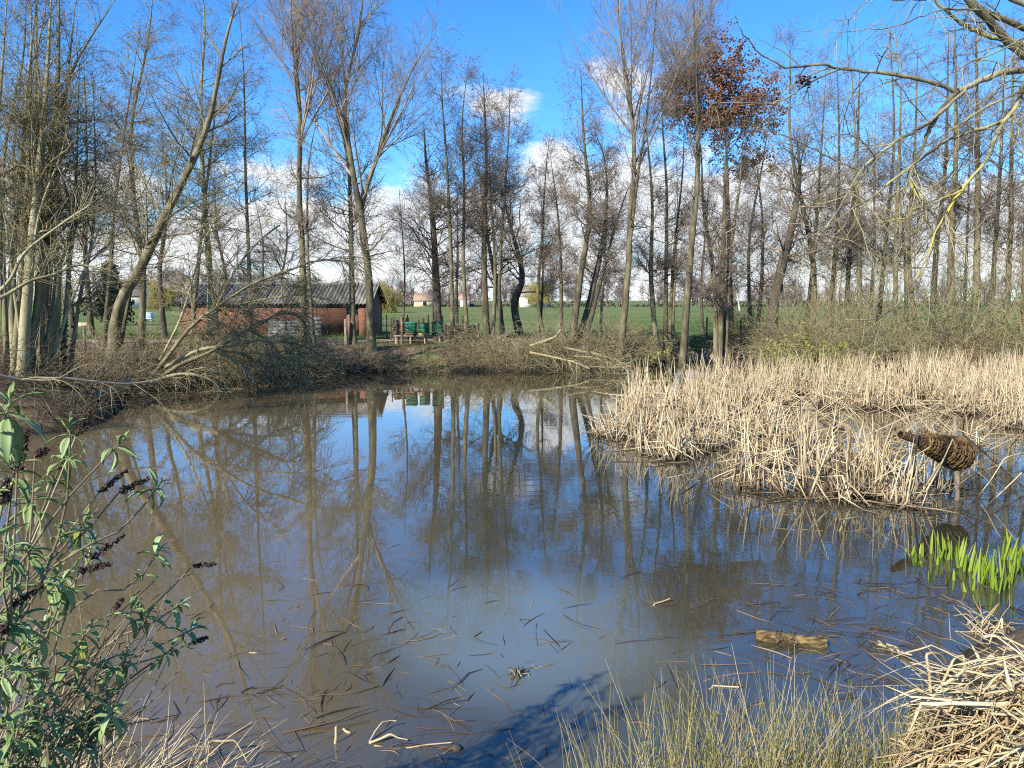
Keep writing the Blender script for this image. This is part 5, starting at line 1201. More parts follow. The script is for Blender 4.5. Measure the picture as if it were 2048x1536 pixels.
def tuft():
    rng = np.random.default_rng(6); p = on(1035, 1352, 0)
    root = empty('twig_tuft', tuple(p), 'little bristly root tuft standing alone out of the open water', 'root tuft')
    for k in range(16):
        d = unit(rng.normal(size=3) * [1, 1, .6] + [0.2, 0, .5]); P = np.array([[0, 0, -.03], d * .04, d * .075 + [0, 0, -.01], d * .09 + [0.01, 0, -.06]])
        MB().tubes(P, np.array([.006, .005, .004, .003]), 5).build('root', M['bark_green' if k % 2 else 'dark_wood'], root)
    for (x, y) in ((1010, 1332), (1022, 1372)):
        q = on(x, y, .02) - p; MB().tubes(np.array([[0, 0, .02], q * .5 + [0, 0, .03], q]), np.array([.004, .0035, .002]), 5).build('twig', M['bark'], root)
tuft()
# ------------------------------------------------------------------ dead leaves and stalks lying in and on the water
M['litter'] = material('litter', [(0.1, (0.022, 0.015, 0.01)), (0.5, (0.075, 0.05, 0.032)), (0.8, (0.17, 0.115, 0.07)), (0.95, (0.36, 0.26, 0.15))], 2, .7, attr=.75, spec=.4)
def litter():
    rng = np.random.default_rng(14)
    def scatter(n, pxr, pyr, zr, mat, ln, rad, name, bend=.35, low_tone=0.0):
        px, py = rng.uniform(*pxr, n), rng.uniform(*pyr, n)
        nc = max(8, n // 28); ci = rng.integers(nc, size=n); drift = rng.random(n) < .75          # gathered in drifts
        px = np.where(drift, px[ci] + rng.normal(0, 42, n), px); py = np.where(drift, py[ci] + rng.normal(0, 16, n), py)
        c = np.array([on(a, b) for a, b in zip(px, py)])
        ok = pond_distance(c[:, 0], c[:, 1]) < .15; c = c[ok]; n = len(c)
        z = rng.uniform(*zr, n); an = rng.uniform(0, 2 * pi, n); L = rng.uniform(*ln, n)
        P = np.empty((n, 4, 3)); P[:, 0] = np.stack([c[:, 0], c[:, 1], z], -1)
        kink = rng.random(n) < .5
        for k in range(1, 4):
            an = an + rng.normal(0, .22, n) + np.where(kink & (k == 2), rng.normal(0, 1.0, n), 0)
            P[:, k] = P[:, k - 1] + np.stack([np.cos(an), np.sin(an), rng.normal(0, bend * .12, n)], -1) * (L / 3)[:, None]
        P[..., 2] = np.clip(P[..., 2], -.3, .015)
        mb = MB(); mb.tubes(P, rng.uniform(*rad, n)[:, None] * np.array([.8, 1, .9, .4])[None], 4, flat=.4, rng=rng)
        return mb.build(name, M[mat])
    tag(scatter(1500, (1280, 2080), (1140, 1420), (-.10, .006), 'litter', (.08, .45), (.002, .0055), 'sunken_litter'), kind='stuff')
    tag(scatter(900, (1560, 2100), (1170, 1360), (-.03, .008), 'litter', (.08, .4), (.002, .006), 'sunken_litter'), kind='stuff')
    tag(scatter(2100, (-20, 1000), (1130, 1560), (-.045, .003), 'litter', (.04, .42), (.0015, .0055), 'sunken_litter'), kind='stuff')
    tag(scatter(800, (60, 700), (1380, 1560), (-.06, .008), 'litter', (.04, .32), (.0015, .006), 'sunken_litter'), kind='stuff')
    tag(scatter(1100, (600, 1500), (1150, 1530), (-.05, .002), 'litter', (.1, .45), (.003, .008), 'sunken_litter'), kind='stuff')
    tag(scatter(160, (700, 1500), (1020, 1250), (-.08, .004), 'litter', (.1, .5), (.003, .008), 'sunken_litter'), kind='stuff')
litter()
M['pale_stalk'] = material('pale_stalk', [(0.1, (0.22, 0.15, 0.075)), (0.5, (0.46, 0.35, 0.19)), (0.9, (0.62, 0.50, 0.31))], 6, .6, attr=.5)
def bits():
    def pts(l, z=None): return [on(x, y, 0.006) if len(q) == 2 else at(x, y, q[2]) for q in l for x, y in [q[:2]]]
    def Q(base, ups):
        b = on(*base); return [b] + [at(x, y, b[1] + dy) for x, y, dy in ups]
    w = .0075
    stalk('bent pale stalk forming an upright open hoop at the bottom left of the water', Q((415, 1528), [(420, 1482, .02), (470, 1480, .06), (497, 1528, -.03)]), w, 11, mat='pale_stalk')
    stalk('thin folded stalk left of the open hoop near the leafy bush', Q((352, 1500), [(388, 1472, .05), (394, 1494, .04)]), .005, 12, mat='pale_stalk')
    stalk('broken stalk lying flat at the very bottom under the hoop', Q((470, 1532), [(545, 1534, .02)]), .008, 13, mat='pale_stalk')
    stalk('short stub standing in the water between the hoop and the folded stalks', Q((671, 1487), [(672, 1453, .01)]), .009, 14, mat='pale_stalk')
    stalk('short tilted stub right of the standing one', Q((700, 1466), [(686, 1457, .02)]), .009, 15, mat='pale_stalk')
    stalk('upper folded pale stalk of the group floating at the bottom middle', Q((738, 1484), [(764, 1444, .10), (792, 1441, .14)]), .009, 16, mat='pale_stalk')
    stalk('lower folded pale stalk of the group floating at the bottom middle', Q((738, 1486), [(780, 1468, .02), (815, 1480, 0)]), .010, 17, mat='pale_stalk')
    stalk('flat stalk under the two folded ones at the bottom middle', Q((748, 1492), [(797, 1500, .0)]), .009, 18, mat='pale_stalk')
    stalk('straight thin stalk leading to the dark rotten stump at the bottom', Q((812, 1496), [(903, 1485, .03)]), .005, 19, mat='pale_stalk')
    stalk('small bright folded stalk left above the log', Q((1303, 1213), [(1312, 1222, -.02), (1307, 1208, .02), (1340, 1197, .1)]), .008, 20, mat='pale_stalk')
    stalk('bright curled leaf tip floating right above the log', Q((1690, 1236), [(1686, 1238, 0), (1690, 1250, -.02)]), .008, 21, mat='pale_stalk')
    stalk('pale leaf sliver floating below the log', Q((1744, 1366), [(1758, 1372, -.02)]), .008, 22, mat='pale_stalk')
    stalk('long reddish stalk lying on the water above the log', Q((1478, 1214), [(1548, 1226, -.04)]), .007, 23, mat='bramble')
    stalk('bent pale stalk behind the front grass tips', Q((1418, 1380), [(1426, 1371, .05), (1478, 1374, .02)]), .007, 24, mat='pale_stalk')
    stalk('long dark sunken stem floating at the bottom left of the middle', Q((566, 1466), [(680, 1440, .1), (740, 1415, .2)]), .010, 25, mat='litter')
    stalk('dark stem floating above the long sunken one', Q((520, 1432), [(610, 1430, .05), (735, 1416, .1)]), .008, 26, mat='litter')
    stalk('pale cut stub with a dark shadow floating left of the middle', Q((498, 1306), [(518, 1309, .0)]), .011, 27, mat='pale_stalk')
    stalk('small red leaf stem floating left of the middle', Q((562, 1280), [(570, 1276, .0)]), .010, 28, mat='rust_leaf')
    rng = np.random.default_rng(3); p = on(912, 1497); root = empty('rotten_stump', (p[0], p[1], 0), 'little dark rotten chunk at the end of the straight thin stalk', 'rotten wood')
    MB().lathe([(.022, -.05), (.03, -.01), (.024, .012), (.012, .022)], 9, jitter=.28, rng=rng).build('chunk', M['dark_wood'], root)
    for k in range(4): MB().tubes(np.array([(0, 0, .012), (-.04 - .015 * k, .012 * (k - 2), .006), (-.08 - .02 * k, .03 * (k - 2), -.004)]), np.array([.006, .005, .003]), 5, flat=.5).build('fibre', M['litter'], root)
bits()

# ------------------------------------------------------------------ near bank: heap of dead leaves, rush tussocks, old stems
def blade_mesh(name, mat, seed, kinks=2, K=9, curl=.3):
    """a folded dry leaf one metre long"""
    rng = np.random.default_rng(seed); s = np.linspace(0, 1, K); d = np.array([1.0, 0, 0]); c = [np.zeros(3)]
    where = rng.choice(np.arange(2, K - 1), kinks, replace=False)
    for k in range(1, K):
        d = unit(d + rng.normal(0, .05, 3) + np.array([0, 0, -.05 * curl]))
        if k in where: d = unit(d + rng.normal(size=3) * [.7, .7, .5])
        c.append(c[-1] + d / (K - 1))
    c = np.array(c); wd = .010 * np.interp(s, [0, .1, .7, 1], [.8, 1, .85, .15])
    T = unit(np.gradient(c, axis=0)); sd = unit(np.cross(T, [0, 0, 1.0])); up = np.cross(sd, T)
    V = []
    for i in range(K): V += [c[i] - sd[i] * wd[i], c[i] + up[i] * wd[i] * .35, c[i] + sd[i] * wd[i], c[i] - up[i] * .002]
    q = [[4 * i + j, 4 * i + (j + 1) % 4, 4 * i + 4 + (j + 1) % 4, 4 * i + 4 + j] for i in range(K - 1) for j in range(4)]
    return MB().raw(np.array(V), q, None, np.repeat(np.clip(rng.normal(.55, .15, K), 0, 1), 4)).mesh(name, mat)
M['straw'] = material('straw', [(0.05, (0.16, 0.10, 0.05)), (0.28, (0.40, 0.29, 0.15)), (0.55, (0.60, 0.475, 0.265)), (0.9, (0.74, 0.62, 0.39))], 4, .6, attr=.35, random=.45, trans=.12)
def heap_z(x, y):
    c = on(2120, 1490, .8); r = np.hypot((x - c[0]) / .56, (y - c[1]) / .62)
    return np.where(r < 1, .54 * np.sqrt(np.maximum(0, 1 - r ** 2)), 0.0)
def heap():
    rng = np.random.default_rng(17)
    c = on(2120, 1480, .8); g = gz(c[0], c[1])
    root = empty('dead_leaf_heap', (c[0], c[1], g), 'heap of flattened straw coloured reed leaves on the near bank at the right', 'leaf heap')
    o = np.array(root.location); ms = [blade_mesh('dry_leaf', M['straw'], 60 + k, 1 + k % 3) for k in range(12)]
    def top(x, y): return max(float(ground_z(np.array([x]), np.array([y]))[0]), 0) + float(heap_z(x, y))
    for k in range(300):
        a = rng.uniform(0, 2 * pi); r = math.sqrt(rng.random())
        x, y = c[0] + .10 + r * .46 * cos(a), c[1] + r * .56 * sin(a)
        z = top(x, y) + rng.uniform(-.02, .06)
        yaw = rng.normal(pi * .95, .75) if rng.random() < .8 else rng.uniform(0, 2 * pi)
        q = link('dry_leaf', ms[rng.integers(12)], root, (x - o[0], y - o[1], z - o[2]), (rng.normal(0, .4), rng.normal(.12, .22), yaw)); sc = rng.uniform(.2, .5); q.scale = (sc, rng.uniform(.55, 1.0), sc)
    n = 2600; a = rng.uniform(0, 2 * pi, n); r = np.sqrt(rng.random(n)) * 1.03; x, y = c[0] + r * .6 * np.cos(a), c[1] + r * .66 * np.sin(a)
    z = np.maximum(ground_z(x, y), 0) + heap_z(x, y) * rng.uniform(.55, 1.02, n); d = unit(np.stack([rng.normal(-.8, .6, n), rng.normal(0, .6, n), rng.normal(0, .3, n)], -1)); L = rng.uniform(.12, .38, n)
    P = np.stack([x, y, z], -1)[:, None, :] - o + d[:, None, :] * np.array([-.5, -.15, .2, .5])[None, :, None] * L[:, None, None]; P = P + rng.normal(0, .02, P.shape)
    P[..., 2] -= np.array([.05, 0, 0, .07])[None]
    tag(MB().tubes(P, rng.uniform(.003, .0075, n)[:, None] * np.array([.8, 1, 1, .4])[None], 4, flat=.35, rng=rng).build('matted_leaves', M['straw'], root), kind='stuff')
    # stalks that stand broken out of the heap
    def U(base, zb, ups): b = on(base[0], base[1], zb); return [b] + [at(x, y, b[1] + dy) for x, y, dy in ups]
    for k, (lab, pts, w) in enumerate([
        ('tall bent stalk with a square kink standing at the water edge of the leaf heap', U((1862, 1392), .35, [(1852, 1308, .02), (1880, 1308, .1), (1892, 1326, .15)]), .009),
        ('stalk leaning from the leaf heap, folded to a sharp peak', U((1880, 1376), .4, [(1908, 1318, .05), (1927, 1310, .08), (1936, 1400, -.1)]), .008),
        ('slim stalk folded over at the left foot of the leaf heap', U((1812, 1480), .25, [(1838, 1412, .04), (1850, 1424, .0), (1860, 1460, -.06)]), .008),
        ('folded stalk in the reed tuft behind the leaf heap, topmost of all', U((1932, 1250), .0, [(1972, 1222, .1), (2000, 1244, .08), (2006, 1300, 0)]), .008),
        ('upright stalk bunch leaning right in front of the reed tuft behind the heap', U((1968, 1318), .05, [(1985, 1270, .05), (2004, 1235, .08), (2003, 1258, .02)]), .010),
        ('pale stalk lying from the heap toward the floating sticks', U((1945, 1345), .12, [(1880, 1338, .05), (1820, 1325, .1)]), .008),
        ('long pale leaf lying across the back of the leaf heap', U((1960, 1316), .15, [(2010, 1312, 0), (2060, 1290, 0)]), .011)]): stalk(lab, pts, w, 80 + k, mat='straw')
    mb = MB(); n = 34; b = on(1990, 1262); P = np.empty((n, 4, 3)); P[:, 0] = b + rng.normal(0, .05, (n, 3)) * [1.6, 1, 0]
    d = unit(rng.normal(size=(n, 3)) * [.8, .4, .2] + [0, 0, .7])
    for k in range(1, 4): d = unit(d + rng.normal(0, .45, (n, 3)) - [0, 0, .5 * (k > 1)]); P[:, k] = P[:, k - 1] + d * .10
    P[..., 2] = np.maximum(P[..., 2], .01); mb.tubes(P, np.tile([.006, .006, .005, .003], (n, 1)), 4, flat=.4, rng=rng)
    tag(mb.build('reed_tuft', M['straw']), 'small tuft of broken straw coloured reeds in the water behind the leaf heap', 'reed tuft')
heap()

M['rush'] = material('rush', [(0.05, (0.06, 0.105, 0.02)), (0.35, (0.15, 0.19, 0.045)), (0.55, (0.32, 0.28, 0.10)), (0.95, (0.60, 0.47, 0.25))], 1.2, .55, attr=.85, trans=.2)
def front_grass():
    rng = np.random.default_rng(19); mb = MB()
    tus = [(1120, .36, .45, 26), (1190, .42, .5, 70), (1260, .50, .55, 95), (1330, .52, .5, 120), (1400, .56, .5, 130), (1470, .55, .5, 130), (1540, .58, .5, 140), (1610, .50, .5, 120), (1680, .48, .45, 110), (1750, .42, .45, 100), (1820, .40, .45, 100), (1900, .36, .4, 110), (1990, .36, .4, 120), (2060, .38, .4, 110), (1300, .22, .5, 150), (1500, .25, .5, 220), (1650, .25, .5, 200), (1780, .24, .5, 170)]
    PS, RS, VS = [], [], []
    for (px, h, sp, n) in tus:
        p = on(px, 1575, .35); g = np.array([p[0], p[1]])
        x, y = g[0] + rng.normal(0, .11, n), g[1] - .08 + rng.normal(0, .12, n)
        P = np.empty((n, 6, 3)); P[:, 0] = np.stack([x, y, np.maximum(ground_z(x, y), -.05) - .03], -1)
        d = unit(np.stack([rng.normal(0, .30, n), rng.normal(.03, .25, n), np.full(n, 1.0)], -1)); L = (h * rng.uniform(.4, 1.45, n) / 5)[:, None]
        bend = rng.uniform(.0, .16, n)[:, None] * (rng.random(n) < .6)[:, None]; side = unit(rng.normal(size=(n, 3)) * [1, 1, 0])
        for k in range(1, 6):
            d = unit(d + bend * (side - [0, 0, .35]) + rng.normal(0, .018, (n, 3))); P[:, k] = P[:, k - 1] + d * L
        PS.append(P); RS.append(rng.uniform(.0013, .0026, n)[:, None] * np.array([1, 1, .95, .8, .6, .3])[None]); VS.append(np.clip(rng.normal(.66, .26, n), 0, 1))
    mb.tubes(np.concatenate(PS), np.concatenate(RS), 4, np.concatenate(VS), flat=.8, rng=rng)
    tag(mb.build('rush_grass', M['rush']), kind='stuff')
    # short turf and leaf wreck on the bank lip
    mb = MB(); n = 5200; x = rng.uniform(-4.5, 4.2, n); y = rng.uniform(1.6, 4.4, n); z = ground_z(x, y); ok = (z > .05) & (z < .95); x, y, z = x[ok], y[ok], z[ok]; n = len(x)
    P = np.empty((n, 4, 3)); P[:, 0] = np.stack([x, y, z - .02], -1); d = unit(rng.normal(size=(n, 3)) * [.6, .6, .2] + [0, 0, .8]); L = rng.uniform(.02, .075, n)[:, None]
    for k in range(1, 4): d = unit(d + rng.normal(0, .2, (n, 3)) - [0, 0, .2]); P[:, k] = P[:, k - 1] + d * L
    mb.tubes(P, rng.uniform(.0015, .0035, n)[:, None] * np.array([1, .95, .7, .2])[None], 3, flat=.5, rng=rng); tag(mb.build('bank_grass', M['rush']), kind='stuff')
front_grass()

# ------------------------------------------------------------------ butterfly bush in the left foreground
M['bud_leaf'] = material('bud_leaf', [(0.1, (0.12, 0.18, 0.05)), (0.5, (0.26, 0.35, 0.125)), (0.85, (0.44, 0.52, 0.26))], 6, .55, attr=.5, random=.4, trans=.25, spec=.35)
M['bud_pale'] = material('bud_pale', [(0.1, (0.28, 0.34, 0.19)), (0.9, (0.44, 0.49, 0.33))], 6, .65, attr=.5, random=.4, trans=.25)
M['bud_yellow'] = material('bud_yellow', [(0.1, (0.25, 0.29, 0.05)), (0.9, (0.42, 0.42, 0.09))], 6, .6, attr=.5, random=.4, trans=.3)
M['bud_stem'] = material('bud_stem', [(0.1, (0.10, 0.075, 0.045)), (0.5, (0.22, 0.17, 0.10)), (0.9, (0.38, 0.31, 0.19))], 5, .8, attr=.6, bump=.3)
M['seed_head'] = material('seed_head', [(0.1, (0.018, 0.01, 0.008)), (0.5, (0.06, 0.034, 0.025)), (0.9, (0.12, 0.075, 0.055))], 30, .9, attr=.7)
def bud_leaf_mesh(mat, curl, fold):
    """pointed leaf, one unit long, drooping along +x, folded at the midrib, with a wavy edge"""
    K = 8; s = np.linspace(0, 1, K); w = .135 * np.interp(s, [0, .12, .35, .6, .85, 1], [.12, .62, 1, .85, .38, .02]); an = -curl * s ** 1.4
    c = np.zeros((K, 3))
    for i in range(1, K): c[i] = c[i - 1] + np.array([cos(an[i]), 0, sin(an[i])]) / (K - 1)
    V = []
    for i in range(K):
        up = np.array([-sin(an[i]), 0, cos(an[i])]); e = .02 * sin(i * 2.3)
        V += [c[i] + [0, -w[i], 0] + up * (w[i] * fold + e * .5), c[i] + [0, -w[i] * .5, 0] + up * w[i] * fold * .62, c[i], c[i] + [0, w[i] * .5, 0] + up * w[i] * fold * .62, c[i] + [0, w[i], 0] + up * (w[i] * fold - e * .5), c[i] - up * .012]
    q = []
    for i in range(K - 1):
        for j in range(6): q.append([6 * i + j, 6 * i + 6 + j, 6 * i + 6 + (j + 1) % 6, 6 * i + (j + 1) % 6])
    return MB().raw(np.array(V), q, None, np.tile([.45, .6, .2, .6, .45, .3], K)).mesh('leaf', mat)
def butterfly_bush():
    rng = np.random.default_rng(23)
    base = np.array([-2.35, 2.5, 0]); base[2] = gz(base[0], base[1])
    root = empty('butterfly_bush', base, 'leafy grey green butterfly bush with brown seed heads in the left foreground', 'bush')
    ms = [bud_leaf_mesh(M['bud_leaf'], c, f) for c, f in ((.7, .35), (1.1, .5), (1.5, .3), (.3, .55))]
    mp = [bud_leaf_mesh(M['bud_pale'], c, f) for c, f in ((.4, .5), (.9, .4))]; my = bud_leaf_mesh(M['bud_yellow'], 1.3, .3)
    leaves = []                                                    # (position, matrix, mesh)
    def put(p, d, L, mesh, roll=None, wd=1.0):
        d = unit(d); y = np.cross([0, 0, 1.0], d); y = unit(y) if np.linalg.norm(y) > .05 else np.array([0, 1.0, 0]); z = np.cross(d, y)
        leaves.append((p, np.stack([d, y, z], 1), L, mesh, wd))
    # (tip px, py, depth, from px, py, depth, leafiness, size)
    stems = [((20, 800), 2.05, (-30, 1240), 2.0, 1.0, 1.35), ((140, 845), 2.35, (60, 1210), 2.15, .9, .95), ((246, 880), 2.6, (30, 1140), 2.2, .5, 1.0), ((132, 905), 2.5, (5, 1220), 2.3, .8, .95), ((30, 930), 2.15, (10, 1300), 2.1, 1, 1.05),
             ((322, 965), 2.75, (110, 1130), 2.4, .35, 1.0), ((62, 985), 2.3, (-10, 1330), 2.2, 1, 1.0), ((320, 1098), 2.7, (180, 1190), 2.45, .25, .95), ((180, 1035), 2.55, (-20, 1250), 2.25, .9, .9), ((185, 1085), 2.6, (70, 1260), 2.4, .7, .9),
             ((126, 1160), 2.3, (20, 1330), 2.2, .8, 1.0), ((118, 1145), 2.35, (50, 1480), 2.3, .8, 1.0), ((270, 1215), 2.6, (120, 1420), 2.45, .8, 1.0), ((300, 1222), 2.65, (190, 1330), 2.5, .9, .95), ((365, 1205), 2.75, (260, 1260), 2.6, .3, .8),
             ((392, 1255), 2.8, (240, 1330), 2.6, .3, .85), ((348, 1295), 2.7, (150, 1460), 2.5, .6, .8), ((205, 1375), 2.45, (60, 1560), 2.4, .9, .9), ((228, 1425), 2.5, (110, 1580), 2.4, .6, .85), ((70, 1395), 2.2, (-40, 1600), 2.1, 1, .95),
             ((115, 1470), 2.2, (40, 1640), 2.15, 1, .95), ((40, 1230), 2.1, (-60, 1480), 2.05, 1, 1.05), ((150, 1310), 2.35, (10, 1560), 2.25, 1, .95), ((255, 1310), 2.5, (80, 1540), 2.35, .8, .9), ((20, 1090), 2.1, (-40, 1360), 2.05, .9, 1.05),
             ((90, 1245), 2.3, (-20, 1500), 2.2, 1, .95), ((185, 1250), 2.45, (40, 1480), 2.3, .9, .9), ((10, 1330), 2.0, (-60, 1560), 2.0, 1, 1.0), ((70, 1330), 2.25, (0, 1560), 2.2, 1, .9), ((170, 1440), 2.4, (60, 1600), 2.3, .9, .85), ((30, 1450), 2.1, (-30, 1620), 2.05, 1, .95)]
    for _ in range(6):
        tx, ty = rng.uniform(-10, 330), rng.uniform(1270, 1500)
        stems.append(((tx, ty), rng.uniform(2.15, 2.6), (tx - rng.uniform(40, 150), ty + rng.uniform(120, 260)), rng.uniform(2.1, 2.4), .95, rng.uniform(.8, 1.0)))
    SP = []
    for (tip, dt, frm, df, leafy, sz) in stems:
        A, T = at(*frm, df), at(*tip, dt)
        mid = (A + T) / 2 + np.array([0, 0, -.02]) + rng.normal(0, .02, 3)
        low = base + np.array([rng.normal(0, .12), rng.normal(0, .12), -.05])
        P = spline(np.array([low, low * .4 + A * .6 + [0, 0, .03], A, mid, T]), 18)
        SP.append(P)
        MB().tubes(P - base, np.linspace(.0075, .0026, 18), 6, rng.random()).build('stem', M['bud_stem'], root)
        d = unit(T - P[-4])
        # rosette at the tip: young erect pair, then wider drooping pairs
        a0 = rng.uniform(0, pi)
        u = unit(np.cross(d, [.3, .2, 1.0])); w = np.cross(d, u)
        for lvl, (el, L) in enumerate(((1.25, .045), (.85, .065), (.45, .085), (.0, .095), (-.35, .10))):
            if lvl == 4 and rng.random() < .45: continue
            for h in (0, pi):
                a = a0 + lvl * pi / 2 + h + rng.normal(0, .2)
                v = (u * cos(a) + w * sin(a)) * cos(el) + d * sin(el) + np.array([0, 0, .10 - .12 * lvl])
                put(T - d * .012 * lvl - base, v, L * sz * rng.uniform(.8, 1.25), (mp[lvl % 2] if lvl < 2 and rng.random() < .7 else (my if lvl == 4 and rng.random() < .3 else ms[rng.integers(4)])))
        # opposite pairs down the stem, with little side shoots
        for j in range(16, 8, -1):
            if rng.random() > leafy * .65: continue
            c = P[j]; dd = unit(P[j] - P[j - 1]); uu = unit(np.cross(dd, rng.normal(size=3)))
            for h in (1, -1):
                v = uu * h + dd * .55 + np.array([0, 0, -.15])
                put(c - base, v, sz * rng.uniform(.06, .11), ms[rng.integers(4)] if rng.random() < .88 else my)
                if rng.random() < .55:
                    for e in range(3): put(c - base + dd * .008, v + rng.normal(0, .5, 3), sz * rng.uniform(.03, .07), mp[e % 2] if rng.random() < .5 else ms[e])
    order = rng.permutation(len(leaves))
    from mathutils import Matrix
    rest = MB()
    for n_, k in enumerate(order):
        p, R_, L, mesh, wd = leaves[k]
        if n_ < 300:
            q = link('leaf', mesh, root); m4 = Matrix([[*(R_[i] * L), p[i]] for i in range(3)] + [[0, 0, 0, 1]]); q.matrix_local = m4
        else:
            co = np.empty(len(mesh.vertices) * 3, np.float32); mesh.vertices.foreach_get('co', co); fl = np.empty(len(mesh.loops), np.int32); mesh.loops.foreach_get('vertex_index', fl)
            rest.raw(co.reshape(-1, 3) * L @ R_.T + p, fl.reshape(-1, 4), None, rng.random())
    if rest.n: tag(rest.build('leaves', M['bud_leaf'], root), kind='stuff')
    # brown seed heads on their own stalks
    heads = [((34, 945), (52, 862), 2.1, 16), ((5, 1010), (14, 960), 2.0, 14), ((198, 985), (252, 942), 2.6, 8), ((238, 985), (296, 958), 2.65, 10), ((180, 1120), (246, 1072), 2.55, 8), ((158, 1142), (222, 1128), 2.4, 9), ((385, 1132), (432, 1128), 2.8, 5),
             ((18, 1215), (84, 1172), 2.1, 8), ((3, 1270), (12, 1250), 1.95, 12), ((152, 872), (196, 800), 2.5, 12), ((228, 1218), (245, 1200), 2.6, 5), ((384, 1285), (414, 1276), 2.8, 6), ((70, 910), (95, 900), 2.3, 8)]
    for (a, b, dd, wpx) in heads:
        A, B = at(*a, dd) - base, at(*b, dd + .02) - base
        n = 95; s = rng.random(n); ax = unit(B - A); r = .8 * wpx / F_PX * dd * np.interp(s, [0, .15, .6, 1], [.6, 1, .85, .25])
        v = rng.normal(size=(n, 3)); v = unit(v - (v @ ax)[:, None] * ax) * (r * np.sqrt(rng.random(n)))[:, None]
        c = A + (B - A) * s[:, None] + v; mb = MB()
        mb.tubes(np.linspace(A, B, 4), np.array([.003, .0028, .002, .001]), 5)
        P = np.stack([c, c + unit(rng.normal(size=(n, 3)) + ax) * .0055, c + unit(rng.normal(size=(n, 3)) + ax) * .010], 1); mb.tubes(P, np.tile([.0012, .0030, .0008], (n, 1)), 4, rng=rng)
        mb.build('seed_head', M['seed_head'], root, False)
        best = min(SP, key=lambda P: np.linalg.norm(P - base - A, axis=1).min()); j = np.linalg.norm(best - base - A, axis=1).argmin(); j = max(0, j - 4)
        MB().tubes(spline(np.array([best[j] - base, (best[j] - base) * .4 + A * .6 - [0, 0, .01], A]), 8), np.linspace(.0032, .0026, 8), 5).build('stalk', M['bud_stem'], root)
    # bare old shoots lower down
    for k in range(46):
        A = at(rng.uniform(-80, 230), rng.uniform(1480, 1600), rng.uniform(2.1, 2.6)); T = at(rng.uniform(20, 370), rng.uniform(1150, 1480), rng.uniform(2.3, 2.8)) + np.array([0, 0, 0])
        MB().tubes(spline(np.array([A - [0, 0, .3], A, (A + T) / 2 + rng.normal(0, .02, 3), T]), 8) - base, np.linspace(.004, .0014, 8), 5).build('dry_shoot', M['bud_stem'], root)
butterfly_bush()
def bank_stems():
    """dead grass stems and broken stalks at the foot of the bush"""
    rng = np.random.default_rng(29); n = 260; px = rng.uniform(-60, 430, n); py = rng.uniform(1520, 1680, n)
    P = np.empty((n, 5, 3))
    for i in range(n):
        b = on(px[i], py[i], .15); P[i, 0] = (b[0], b[1], max(gz(b[0], b[1]), -.02) - .02)
    d = unit(np.stack([rng.normal(.45, .45, n), rng.normal(.15, .3, n), np.full(n, .75)], -1)); L = rng.uniform(.12, .55, n)[:, None] / 4
    for k in range(1, 5): d = unit(d + rng.normal(0, .07, (n, 3)) - [0, 0, .06]); P[:, k] = P[:, k - 1] + d * L
    tag(MB().tubes(P, rng.uniform(.0012, .0034, n)[:, None] * np.array([1, 1, .9, .75, .35])[None], 4, np.clip(rng.normal(.6, .25, n), 0, 1), rng=rng).build('dead_stems', M['straw']), kind='stuff')
bank_stems()

